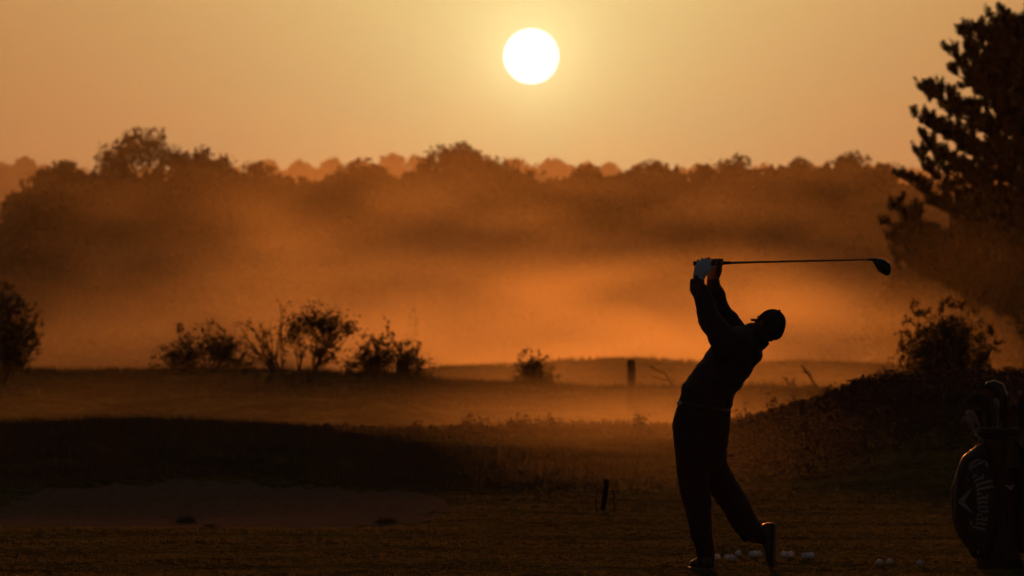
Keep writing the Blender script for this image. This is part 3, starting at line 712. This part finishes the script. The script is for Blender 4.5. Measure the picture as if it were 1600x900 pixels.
b = MB()
plane_tube(b, shrink(TORSO, .86)); plane_tube(b, shrink(PELVIS, .88))
plane_tube(b, shrink([(1084, 700, -.07, 24, .09)] + LLEG[1:], .56)); plane_tube(b, shrink([(1108, 700, .07, 24, .09)] + RLEG[1:], .56))
for A in (LARM, RARM): plane_tube(b, shrink(A, .72), 14)
b.tube([G(1091, 452, -.06), G(1090, 434, -.05)], [(.034, .028), (.033, .024)], 12, round_cap=True)
b.tube([G(1116, 454, .04), G(1116, 440, .03)], [(.036, .028), (.036, .023)], 12, round_cap=True)
hand_left(b); hand_right(b)
b.tube([G(1172, 536, 0), G(1183, 526, 0), G(1195, 516, -.005)], [(.075, .075), (.068, .068), (.064, .066)], 16, round_cap=True)
b.ell(hp(-.004, 0, .010), (Sd * .076, Fd * .097, U * .104), 24, 18)          # skull
b.ell(hp(.030, 0, -.055), (Sd * .056, Fd * .062, U * .060), 18, 14)          # jaw
b.ell(hp(.075, 0, -.090), (Sd * .020, Fd * .018, U * .018), 10, 8)           # chin
b.tube([hp(.088, 0, .012), hp(.103, 0, -.012), hp(.112, 0, -.028), hp(.094, 0, -.034)], [.009, .011, .013, .009], 8, round_cap=True)
b.tube([hp(.090, -.026, -.058), hp(.098, 0, -.056), hp(.090, .026, -.058)], [.006, .008, .006], 8, round_cap=True)
b.tube([hp(.086, -.045, .022), hp(.096, -.02, .027), hp(.096, .02, .027), hp(.086, .045, .022)], [.009] * 4, 8, round_cap=True)
for s in (-1, 1):
    b.ell(hp(-.005, s * .080, -.012), (Sd * .010, Fd * .019, U * .032), 12, 8)   # ears
    b.ell(hp(.083, s * .031, .002), (Sd * .013, Fd * .010, U * .010), 10, 8)   # eyes
b.tube([G(1102, 870, -.085), G(1104, 884, -.085 + .03)], [.045, .04], 12, round_cap=True)
b.tube([G(1178, 838, .08), G(1192, 838, .08), G(1202, 848, .08), G(1206, 880, .08)], [.045, .04, .036, .03], 12, round_cap=True)
b.build('body', M['skin'], person, remesh=.005, sm=5)

fold = lambda s, a: (lambda p: a * (noise.noise(p * s) + .6 * noise.noise(p * s * 2.3)) )
def ridges(p):
    return .013 * noise.noise(Vector((p.x * 7 - p.z * 5, p.y * 4, p.z * 13 + p.x * 9))) + .004 * noise.noise(p * 30)
b = MB(); plane_tube(b, TORSO, 28); plane_tube(b, LARM, 18, False); plane_tube(b, RARM, 18, False)
b.tube([G(1130, 549, -.15), G(1141, 545, -.12), G(1160, 535, -.02), G(1166, 530, .1), G(1160, 526, .16)], [.085, .10, .105, .075, .06], 16, round_cap=True)
# hem flare and loose folds on the back
b.tube([G(1134, 606, 0), G(1137, 622, 0), G(1138, 633, 0)], [(.03, .10), (.028, .11), (.020, .11)], 12, wide=Vector((1, 0, 0)), round_cap=True)
# cuffs
b.tube([G(1091, 452, -.06), G(1090.5, 436, -.052)], [(12.8 * K, .052), (11.0 * K, .047)], 18, wide=Vector((1, 0, 0)))
b.tube([G(1114.5, 456, .045), G(1114, 435, .034)], [(11.6 * K, .05), (10.2 * K, .044)], 18, wide=Vector((1, 0, 0)))
jk = b.build('jacket', M['jacket'], person, remesh=.0055, sm=6, disp=ridges)
b = MB()                                                                    # stand-up collar round the neck
b.tube([G(1177, 533, 0), G(1184, 526.5, 0), G(1189, 522, 0)], [(.082, .088), (.084, .084), (.080, .080)], 24)
b.build('collar', M['jacket'], person, remesh=.005, sm=3, disp=fold(30, .003))
b = MB(); plane_tube(b, PELVIS, 28); plane_tube(b, LLEG, 22, False); plane_tube(b, RLEG, 22, False)
b.tube([G(1075, 690, -.07), G(1113, 690, .07)], [.09, .09], 14, round_cap=True)
b.build('trousers', M['trousers'], person, remesh=.0055, sm=6, disp=lambda p: .012 * noise.noise(Vector((p.x * 7, p.y * 7, p.z * (5 + 6 * (p.z < .4)) + p.x * 8))) + .003 * noise.noise(p * 30))
b = MB(); b.tube([G(1100.5, 633, 0), G(1099.5, 639, 0)], [(42.5 * K, .170), (43.5 * K, .174)], 32, wide=Vector((1, 0, 0)))
belt = b.build('belt', M['belt'], person)
b = MB(); b.box(G(1062, 631, -.10), (.012, .012, .016)); b.build('buckle', M['steel'], belt, bevel=.003)
# cap: a dome over the upper skull with a band and a brim on the far side
b = MB(); cv = []; cf = []
NS, MS = 40, 14
for i in range(MS + 1):
    th = R(2 + 88 * i / MS)
    for k in range(NS):
        a = 2 * math.pi * k / NS
        drop = .010 * math.cos(a) if i == MS else 0
        p = hp(-.004 + math.sin(th) * math.cos(a) * .1055, math.sin(th) * math.sin(a) * .0845, .012 + math.cos(th) * .106 - (.022 * (i / MS) ** 3) * (1 - .7 * math.cos(a)))
        p += (p - HC).normalized() * (.0018 * math.cos(6 * a) * math.sin(th))
        cv.append(p)
for i in range(MS):
    for k in range(NS):
        k2 = (k + 1) % NS; cf.append((i * NS + k, i * NS + k2, (i + 1) * NS + k2, (i + 1) * NS + k))
cf.append(tuple(range(NS)))
b.add(cv, cf); b.ball(hp(-.004, 0, .119), .008, 8, 6)
cap = b.build('cap', M['cap'], person)
b = MB(); tv_, fv = [], []
for q, off in ((0, .004), (1, -.004)):
    for i in range(7):
        for k in range(17):
            a = R(-62 + 124 * k / 16); f0, s0 = math.cos(a) * .102 - .004, math.sin(a) * .083
            e = i / 6; L = .062 * math.cos(R((k - 8) / 8 * 72)) ** .6 + .002
            tv_.append(hp(f0 + L * e, s0 * (1 + .05 * e), .006 - .018 * e * abs(math.sin(a)) - .010 * e + off))
for q in (0, 1):
    for i in range(6):
        for k in range(16):
            a0 = q * 119 + i * 17 + k; fv.append((a0, a0 + 1, a0 + 18, a0 + 17))
b.add(tv_, fv); b.build('brim', M['cap'], cap)
# short hair below the cap at the back and sides
b = MB(); b.ell(hp(-.022, 0, -.012), (Sd * .081, Fd * .082, U * .058), 20, 14)
b.build('hair', M['hair'], person, disp=fold(60, .004))
for (a_, e_, r0) in ((G(1101, 862, -.085), G(1104, 882, -.06), .049), (G(1174, 834, .08), G(1196, 842, .08), .047)):
    MB().tube([a_, a_.lerp(e_, .5), e_], [r0, r0 * .95, r0 * .93], 18, round_cap=True).build('sock', M['trousers'], person)
b = MB(); hand_left(b, .0022)
b.build('glove', M['glove'], person, remesh=.003, sm=2)
# shoes
def shoe(name, secs, mtx, solem, parent):
    """secs along the foot: (u from heel 0 to toe .29, half width, height) ; mtx maps local (forward, side, up) to world"""
    b = MB(); vs = []; n = 20; fs = []
    for (u, hw, ht) in secs:
        for k in range(n):
            a = 2 * math.pi * k / n; c_, s_ = math.cos(a), math.sin(a)
            vs.append(mtx @ Vector((u, math.copysign(abs(c_) ** .8, c_) * hw, .012 + ht * (.5 + .5 * math.copysign(abs(s_) ** .75, s_)))))
    for i in range(len(secs) - 1):
        for k in range(n):
            k2 = (k + 1) % n; fs.append((i * n + k, i * n + k2, (i + 1) * n + k2, (i + 1) * n + k))
    fs += [tuple(range(n)), tuple(range((len(secs) - 1) * n, len(secs) * n))]
    b.add(vs, fs); o = b.build(name, M['shoe'], parent)
    b = MB(); vs = []; fs = []
    for (u, hw, ht) in secs:
        hw2 = hw + .004
        vs += [mtx @ Vector((u, -hw2, .014)), mtx @ Vector((u, hw2, .014)), mtx @ Vector((u, hw2, 0)), mtx @ Vector((u, -hw2, 0))]
    for i in range(len(secs) - 1):
        for k in range(4):
            k2 = (k + 1) % 4; fs.append((i * 4 + k, i * 4 + k2, i * 4 + 4 + k2, i * 4 + 4 + k))
    fs += [(0, 1, 2, 3), tuple(range(len(vs) - 4, len(vs)))]
    b.add(vs, fs); so = b.build('sole', M['sole'], o, smooth=False, bevel=.002)
    so.matrix_parent_inverse = Matrix.Identity(4)
    return o
SEC = [(-.004, .016, .05), (.008, .030, .075), (.03, .036, .085), (.07, .038, .088), (.11, .036, .082), (.15, .040, .066), (.19, .047, .052), (.23, .047, .044), (.262, .038, .036), (.282, .024, .026), (.29, .010, .018)]
def frame(fwd, up, org):
    f = Vector(fwd).normalized(); u = Vector(up); u = (u - f * u.dot(f)).normalized(); s_ = u.cross(f)
    return Matrix(((f.x, s_.x, u.x, org.x), (f.y, s_.y, u.y, org.y), (f.z, s_.z, u.z, org.z), (0, 0, 0, 1)))
shoe('shoe', SEC, frame((-.30, 1, 0), (0, 0, 1), Vector((G(1105, 890).x, GY - .15, .004))), None, person)
SEC2 = [(u * .96, hw, ht) for u, hw, ht in SEC]
shoe('shoe', SEC2, frame((-.03, .06, -1), (-1, .1, -.05), Vector((G(1214, 890).x, GY + .07, .285))), None, person)

# ------------------------------------------------------------------ the club he holds
def driver_head(b, pts, depth):
    P = [G(a, c_, -.02) for a, c_, _ in pts]; t = P[-1] - P[0]
    b.tube(P, [(h * K, depth * min(1, h / 8)) for _, _, h in pts], 18, wide=Vector((t.z, 0, -t.x)), round_cap=False)
club = empty('golf_club', tuple(GA(1106)), 'long golf club held level behind the golfer\'s head', 'golf club')
b = MB(); b.tube([GA(1083), GA(1084.5), GA(1120), GA(1142)], [.0125, .0145, .012, .0092], 14); b.build('grip', M['rubber'], club)
b = MB(); b.tube([GA(1140), GA(1200), GA(1300), GA(1362)], [.0072, .0065, .0055, .0045], 12); b.build('shaft', M['blackmetal'], club)
b = MB(); driver_head(b, [(1355, 405.6, 1.5), (1363, 405.6, 2.2), (1367, 407, 4.5), (1371, 409.5, 7.2), (1376, 413, 9.8), (1381, 418, 10.6), (1384.5, 423, 8.6), (1386.5, 427, 6), (1387.5, 430, 3)], .055)
hd = b.build('club_head', M['crown'], club, remesh=.003, sm=4)
b = MB(); b.tube([G(1383, 408.5, -.02), G(1389.3, 413, -.02), G(1391.2, 420, -.02), G(1389.6, 428, -.02)], [(.004, .03), (.005, .045), (.005, .045), (.003, .03)], 10, wide=Vector((1, 0, 0)))
b.build('face_plate', M['steel'], hd)

# ------------------------------------------------------------------ golf balls on the turf
M['ball'] = mat('white_golf_ball', (.8, .8, .8), .35, (.76, .76, .77), 60, .0008, 260)
BALLS = [(1120.6, 869.5, 'ball beside the planted shoe, leftmost of the balls'), (1136, 870.5, 'ball touching its right neighbour, second cluster from the planted shoe'),
 (1143.5, 871, 'ball touching its left neighbour, second cluster from the planted shoe'), (1153.6, 863.5, 'ball lying farthest back, alone between two clusters'),
 (1175, 866, 'front left ball of the three just left of the raised shoe'), (1180, 864.5, 'middle ball of the three just left of the raised shoe'), (1186, 865, 'ball nearest the raised shoe on its left side'),
 (1224.4, 865, 'ball nearest the raised shoe on its right side'), (1231, 866.5, 'middle ball of the three just right of the raised shoe'), (1236.5, 865.5, 'outer right ball of the three just right of the raised shoe'),
 (1256.7, 868.5, 'left ball of the separate group right of the shoe'), (1262.5, 868, 'middle ball of the separate group right of the shoe'), (1268, 867, 'right ball of the separate group right of the shoe'),
 (1373.8, 877.5, 'left ball of the lone pair between golfer and bag'), (1389.7, 876, 'right ball of the lone pair between golfer and bag'), (1437, 879, 'single ball nearest the golf bag')]
r_b = .0213; first = None
for i, (px, py, lab) in enumerate(BALLS):
    Y = (CAMZ - r_b) * F / (py - HZ); x = W(px, HZ, Y).x
    if first is None:
        first = MB().ball((0, 0, 0), r_b, 20, 14).build('golf_ball', M['ball']); o = first
    else:
        o = first.copy(); link(o)
    o.location = (x, Y, gz(x, Y) + r_b); tag(o, 'white golf ' + lab, 'golf ball', 'golf balls lying on the turf')

# ------------------------------------------------------------------ golf bag and the clubs in it
M['bag'] = mat('black_bag_vinyl', (.012, .012, .013), .45, (.016, .016, .017), 14)
M['bagred'] = mat('dark_red_panel', (.05, .012, .01), .5)
M['print'] = mat('pale_grey_print', (.30, .30, .33), .8)
M['olive'] = mat('olive_towel', (.06, .07, .02), .9, (.045, .05, .02), 20, .002, 120)
M['cover'] = mat('black_knitted_cover', (.02, .02, .022), .8, (.03, .03, .033), 60, .002, 160)
BY = 37.7; KB = BY / F
def B(px, py, dy=0.0):
    p = W(px, py, BY); p.y += dy; return p
bag = empty('golf_bag', (B(1563, 888).x, BY, 0), 'big black golf bag with pale lettering and an angular mark on its side pocket', 'golf bag')
b = MB(); zc = [(889, 33), (880, 34.5), (860, 33), (780, 32), (720, 32.5), (690, 34), (679, 35)]
b.tube([B(1563, py, .02) for py, _ in zc], [h * KB for _, h in zc], 32); b.build('barrel', M['bag'], bag)
b = MB()
for py, r0 in ((681, 36.5), (676, 37.5), (671, 36)):
    ring = [B(1563, py, .02) + Vector((math.cos(R(a)) * r0 * KB, math.sin(R(a)) * r0 * KB, 0)) for a in range(0, 361, 12)]
    b.tube(ring, [.011] * len(ring), 8, cap=False)
b.build('top_collar', M['bag'], bag)
b = MB(); b.tube([B(1563, 888.5, .02), B(1563, 874, .02)], [37 * KB, 36 * KB], 32); b.build('base', M['rubber'], bag, bevel=.006)
def pocket(pts, dep, dy, m, name='pocket'):
    b = MB(); b.tube([B(a, c_, dy) for a, c_, _ in pts], [(h * KB, dep * min(1, .35 + h / 34)) for _, _, h in pts], 28, wide=Vector((1, 0, 0)), round_cap=True)
    return b.build(name, m, bag, remesh=.006, sm=6, disp=fold(14, .004))
pk = pocket([(1533, 704, 12), (1528, 716, 24), (1526, 735, 33), (1525, 770, 36), (1525, 805, 36.5), (1527, 835, 31), (1530, 856, 18)], .10, -.07, M['bag'])
pocket([(1500, 742, 8), (1497, 765, 11), (1496, 800, 11), (1500, 826, 8)], .085, -.02, M['bagred'], 'side_pocket')
pocket([(1600, 710, 14), (1608, 750, 22), (1608, 810, 23), (1602, 850, 16)], .09, -.03, M['bag'], 'side_pocket')
b = MB(); b.tube([B(1583, 690, -.12), B(1612, 720, -.16), B(1622, 780, -.17), B(1606, 845, -.13)], [(.004, .03)] * 4, 10, wide=Vector((1, 0, 0))); b.build('shoulder_strap', M['bag'], bag)
b = MB(); b.box(B(1581, 706, -.128), (.042, .006, .10)); b.build('towel', M['olive'], bag, bevel=.005, disp=fold(25, .004))
MB().box(B(1525, 862, -.165), (.004, .003, .014)).build('zip_pull', M['steel'], bag)
# lettering: strokes of a broad pen laid on the pocket, following its curve
from mathutils.bvhtree import BVHTree
bpy.context.view_layer.update()
def surf(meshob):
    me = meshob.data; return BVHTree.FromPolygons([v.co.copy() for v in me.vertices], [tuple(p.vertices) for p in me.polygons])
bv = surf(pk); bpos = [bv, surf([c for c in bag.children if c.name.startswith('side_pocket')][0]), surf([c for c in bag.children if c.name.startswith('barrel')][0])]
def lay(px, py):
    p = B(px, py); best = None
    for t_ in bpos:
        h = t_.ray_cast(Vector((p.x, BY - 1.5, p.z)), Vector((0, 1, 0)))
        if h[0] is not None and (best is None or h[0].y < best.y): best = h[0]
    q = best if best is not None else Vector((p.x, BY - .13, p.z))
    return Vector((p.x, q.y - .005, p.z))
GL = {'C': (.66, [[(.6, .84), (.46, .98), (.26, .94), (.1, .74), (.06, .5), (.12, .24), (.28, .06), (.46, .06), (.6, .2)], [(.3, .88), (.26, .5), (.3, .14)]]),
      'a': (.50, [[(.06, .5), (.2, .62), (.36, .54), (.36, .06), (.47, .0)], [(.36, .34), (.14, .3), (.07, .14), (.2, .0), (.36, .12)]]),
      'l': (.28, [[(.03, .92), (.13, 1.02), (.13, .1), (.24, .0)]]),
      'w': (.70, [[(.02, .54), (.11, .62), (.11, .12), (.22, .0), (.34, .12), (.34, .6)], [(.34, .12), (.46, .0), (.58, .12), (.6, .5), (.5, .62)]]),
      'y': (.48, [[(.02, .54), (.11, .62), (.11, .12), (.22, .0), (.37, .12)], [(.37, .62), (.37, -.12), (.24, -.32), (.06, -.24)]])}
PATH = [Vector(p) for p in ((1505, 724), (1516, 741), (1522.5, 760), (1524.5, 780), (1524, 800), (1521, 820), (1516, 838))]
cum = [0]
for i in range(1, len(PATH)): cum.append(cum[-1] + (PATH[i] - PATH[i - 1]).length)
def on_path(s):
    s = max(0, min(s, cum[-1] - .01)); i = max(j for j in range(len(cum) - 1) if cum[j] <= s)
    t = (s - cum[i]) / (cum[i + 1] - cum[i]); p = PATH[i].lerp(PATH[i + 1], t)
    a0 = (PATH[min(i + 1, len(PATH) - 1)] - PATH[max(i - 1, 0)]).normalized(); a1 = (PATH[min(i + 2, len(PATH) - 1)] - PATH[i]).normalized()
    return p, a0.lerp(a1, t).normalized()
b = MB(); SC = 28.5; x0 = 2
for ch in 'Callaway':
    wd, strokes = GL[ch]; sc = SC
    for st_ in strokes:
        pts = []
        for i in range(len(st_) - 1):
            for q in range(3): pts.append(Vector(st_[i]).lerp(Vector(st_[i + 1]), q / 3))
        pts.append(Vector(st_[-1])); nib = Vector((.058, .045)); rows = []
        for p in pts:
            row = []
            for sgn in (-1, 1):
                e = p + nib * sgn; o_, d_ = on_path(x0 + e.x * sc); up_ = Vector((d_.y, -d_.x))
                hgt = e.y * sc * (.92 if ch != 'C' else 1.05); q_ = o_ + up_ * hgt; row.append(lay(q_.x, q_.y))
            rows.append(row)
        vs = [v for r_ in rows for v in r_]
        b.add(vs, [(2 * i, 2 * i + 1, 2 * i + 3, 2 * i + 2) for i in range(len(rows) - 1)])
    x0 += wd * sc * .93
b.build('lettering', M['print'], bag, smooth=False)
b = MB()
def ribbon(pts, wid):
    rows = []
    for i, (a, c_) in enumerate(pts):
        rows.append((lay(a - wid[i], c_), lay(a + wid[i], c_)))
    b.add([v for r_ in rows for v in r_], [(2 * i, 2 * i + 1, 2 * i + 3, 2 * i + 2) for i in range(len(rows) - 1)])
def line(p0, p1, w0, w1, n=14):
    ribbon([(p0[0] + (p1[0] - p0[0]) * i / n, p0[1] + (p1[1] - p0[1]) * i / n) for i in range(n + 1)], [w0 + (w1 - w0) * i / n for i in range(n + 1)])
line((1513, 764), (1498, 783), 2.0, 5.2); line((1498, 783.2), (1516, 800), 5.2, 1.6)
b.build('angular_mark', M['print'], bag, smooth=False)
b = MB(); b.add([lay(1567, 757), lay(1584, 757), lay(1578, 766)], [(0, 1, 2)]); b.build('small_triangle_mark', M['print'], bag, smooth=False)

def bag_club(label, foot, neck, head, depth, m, shaft_m, dy=0.0, kind='golf_club', headname='club_head'):
    """foot, neck: px of the shaft's lower and upper end; head: loft (px,py,half width px)"""
    p = B(foot[0], 700, dy)
    root = empty(kind, tuple(p), label, 'golf club', 'clubs standing in the golf bag')
    b = MB(); b.tube([B(foot[0], 720, dy), B(foot[0], foot[1], dy), B(neck[0], neck[1], dy)], [.006, .006, .006], 10); b.build('shaft', shaft_m, root)
    b = MB(); P = [B(a, c_, dy) for a, c_, _ in head]; t = P[-1] - P[0]
    b.tube(P, [(h * KB, depth * min(1, .3 + h / 14)) for _, _, h in head], 16, wide=Vector((t.z, 0, -t.x)), round_cap=True)
    b.build(headname, m, root, remesh=.0035, sm=4)
bag_club('covered wood leaning left in the golf bag', (1552, 690), (1546, 650), [(1546, 662, 5), (1544, 646, 6.5), (1540, 634, 9), (1532, 625, 11), (1522, 621, 9.5), (1518, 620, 6)], .05, M['cover'], M['blackmetal'], -.02, headname='head_cover')
bag_club('tallest covered wood in the golf bag, its rounded top catching light', (1566, 690), (1567, 640), [(1567, 650, 6), (1567, 632, 7.5), (1566, 620, 9.5), (1560, 608, 12), (1550, 603, 10.5), (1546, 602, 6)], .052, M['crown'], M['blackmetal'], .03, headname='head_cover')
bag_club('shiny iron at the bag\'s left rim, higher one of two', (1536, 690), (1526, 656), [(1527, 662, 3), (1522, 655, 6), (1516, 648, 8), (1511, 646, 6.5)], .014, M['dullsteel'], M['dullsteel'], -.05)
bag_club('shiny iron at the bag\'s left rim, lower one of two', (1534, 690), (1516, 668), [(1520, 668, 3), (1514, 663, 6), (1508, 657, 7), (1504, 653, 5)], .013, M['dullsteel'], M['dullsteel'], -.09)
bag_club('short iron with a small upright head in the middle of the bag', (1558, 690), (1557, 640), [(1557, 640, 3), (1557, 633, 5), (1555, 627, 5.5), (1555, 623, 3.5)], .013, M['dullsteel'], M['dullsteel'], -.07)
bag_club('tall knitted club cover cut by the right edge of the picture', (1590, 690), (1600, 660), [(1597, 672, 7), (1600, 655, 10), (1602, 635, 12), (1603, 618, 11), (1603, 611, 6)], .05, M['cover'], M['blackmetal'], 0, headname='head_cover')
bag_club('dark covered club with a drooping hood between the tallest wood and the rod', (1572, 690), (1573, 655), [(1572, 668, 5), (1573, 655, 6.5), (1576, 644, 8.5), (1583, 638, 9), (1589, 641, 6.5)], .045, M['cover'], M['blackmetal'], .05, headname='head_cover')
bag_club('dark covered club low at the bag\'s rim behind the two shiny irons', (1534, 690), (1529, 668), [(1532, 676, 5), (1530, 664, 8), (1528, 654, 9.5), (1530, 646, 7)], .045, M['cover'], M['blackmetal'], .06, headname='head_cover')
# seams and a zip on the pockets
def seam(name, pts, m, r=.0028):
    P = [lay(a, c_) for a, c_ in pts]; P = [P[0]] + [P[i].lerp(P[i + 1], .5) for i in range(len(P) - 1)] + [P[-1]]
    MB().tube(P, [r] * len(P), 6).build(name, m, bag)
arc = lambda cx, cy, rx, ry, a0, a1, n=26: [(cx + rx * math.cos(R(a0 + (a1 - a0) * i / n)), cy - ry * math.sin(R(a0 + (a1 - a0) * i / n))) for i in range(n + 1)]
seam('seam', arc(1526, 782, 32, 72, 60, 265), M['cover'])
seam('seam', arc(1545, 782, 10, 62, 70, -70), M['cover'])
seam('zip', arc(1529, 790, 24, 60, 235, 300, 12), M['dullsteel'], .002)
seam('seam', [(1563, 700), (1563, 740), (1563, 790), (1563, 840), (1562, 872)], M['cover'])
seam('handle', [(1572, 770), (1570, 786), (1571, 805), (1573, 820)], M['cover'], .009)
b = MB(); rod = empty('alignment_rod', tuple(B(1577, 700, -.05)), 'thin straight rod standing upright in the golf bag', 'rod')
b.tube([B(1577, 720, -.05), B(1577, 586, -.05)], [.0045, .0045], 8); b.tube([B(1577, 586, -.05), B(1577, 584, -.05)], [.0065, .005], 8)
b.build('pole', M['blackmetal'], rod)


# ------------------------------------------------------------------ air
def box_obj(name, x0, x1, y0, y1, z0, z1, m):
    b = MB().box(((x0 + x1) / 2, (y0 + y1) / 2, (z0 + z1) / 2), ((x1 - x0) / 2, (y1 - y0) / 2, (z1 - z0) / 2))
    return b.build(name, m, smooth=False)
HAZE_D = .00006
mh = bpy.data.materials.new('haze_air'); mh.use_nodes = True; h = mh.node_tree; h.nodes.remove(h.nodes['Principled BSDF'])
pv = h.nodes.new('ShaderNodeVolumePrincipled'); pv.inputs['Density'].default_value = HAZE_D; pv.inputs['Anisotropy'].default_value = .5
pv.inputs['Color'].default_value = (.9, .92, .98, 1)
h.links.new(pv.outputs[0], h.nodes['Material Output'].inputs['Volume'])
haze = box_obj('haze', -460, 460, -310, 2250, -5, 64, mh); tag(haze, 'thin warm morning haze filling the whole landscape', 'haze', kind='stuff')

# ground mist: soft banks lying in the hollows between the ridges
BANKS = [  # centre x, Y, z, radius x, Y, z, density
 (2.0, 83, .0, 7.2, 17, 1.1, .0098),
 (-5.0, 88, .0, 7.0, 18, 1.1, .0014),
 (1.9, 64, -.1, 3.5, 15, 1.1, .010),
 (3.5, 130, .0, 9, 16, 1.7, .012),
 (11.5, 124, .5, 6.5, 22, 5.5, .0017),
 (3.5, 196, .6, 14, 46, 4.0, .017),
 (-9, 195, .8, 15, 46, 3.4, .0024),
 (0, 330, 0, 60, 110, 6.5, .0010),
 (-7.5, 250, 3.5, 11, 55, 5.0, .0022),
 (-2.0, 285, 6.5, 15, 60, 6.0, .0012),
 (0, 350, 2, 70, 100, 18, .00125),
]
mm_ = bpy.data.materials.new('mist_air'); mm_.use_nodes = True; g = mm_.node_tree; g.nodes.remove(g.nodes['Principled BSDF'])
tcg = g.nodes.new('ShaderNodeTexCoord')
tot = None
for (cx, cy, cz, rx, ry, rz, dn) in BANKS:
    mp = g.nodes.new('ShaderNodeMapping'); mp.vector_type = 'POINT'
    mp.inputs['Scale'].default_value = (1 / rx, 1 / ry, 1 / rz); mp.inputs['Location'].default_value = (-cx / rx, -cy / ry, -cz / rz)
    g.links.new(tcg.outputs['Object'], mp.inputs[0])
    ln = g.nodes.new('ShaderNodeVectorMath'); ln.operation = 'DOT_PRODUCT'; g.links.new(mp.outputs[0], ln.inputs[0]); g.links.new(mp.outputs[0], ln.inputs[1])
    v = mth('MAXIMUM', mth('SUBTRACT', 1.0, ln.outputs['Value']), 0.0)
    v = mth('MULTIPLY', mth('MULTIPLY', v, v), dn)
    tot = v if tot is None else mth('ADD', tot, v)
nn = nz(1, 1, .5, sc3=(.16, .035, .42))
wis = g.nodes.new('ShaderNodeMapRange'); g.links.new(nn.outputs['Fac'], wis.inputs[0]); wis.inputs[1].default_value = .36; wis.inputs[2].default_value = .66; wis.inputs[3].default_value = .15; wis.inputs[4].default_value = 1.9
tot = mth('MULTIPLY', tot, wis.outputs[0])
pv = g.nodes.new('ShaderNodeVolumePrincipled'); g.links.new(tot, pv.inputs['Density']); pv.inputs['Anisotropy'].default_value = .62
pv.inputs['Color'].default_value = (.98, .87, .70, 1)
g.links.new(pv.outputs[0], g.nodes['Material Output'].inputs['Volume'])
mist = box_obj('mist', -62, 62, 48, 446, -3.5, 19, mm_); tag(mist, 'low glowing mist banks lying in the hollows between the ridges', 'mist', kind='stuff')

# a shallow lens of thicker air over the low country between the wood and the hill
ml = bpy.data.materials.new('valley_air'); ml.use_nodes = True; h = ml.node_tree; h.nodes.remove(h.nodes['Principled BSDF'])
pv = h.nodes.new('ShaderNodeVolumePrincipled'); pv.inputs['Density'].default_value = .0007; pv.inputs['Anisotropy'].default_value = .33
pv.inputs['Color'].default_value = (.92, .92, .95, 1); h.links.new(pv.outputs[0], h.nodes['Material Output'].inputs['Volume'])
vm = MB().ell((0, 1020, 0), (Vector((420, 0, 0)), Vector((0, 500, 0)), Vector((0, 0, 60))), 48, 24).build('valley_mist', ml)
tag(vm, 'pale air over the low country between the wood and the hill', 'mist', kind='stuff')

# ------------------------------------------------------------------ render settings
S.render.engine = 'CYCLES'
S.view_settings.view_transform = 'Standard'; S.view_settings.look = 'None'; S.view_settings.gamma = 1; S.view_settings.exposure = 0
c = S.cycles
c.use_denoising = True; c.denoiser = 'OPENIMAGEDENOISE'
c.max_bounces = 4; c.diffuse_bounces = 2; c.glossy_bounces = 2; c.transmission_bounces = 2; c.transparent_max_bounces = 24; c.volume_bounces = 0
c.volume_step_rate = 1.3; c.volume_max_steps = 128
c.sample_clamp_indirect = 4; c.use_adaptive_sampling = True; c.adaptive_threshold = .04
S.render.film_transparent = False
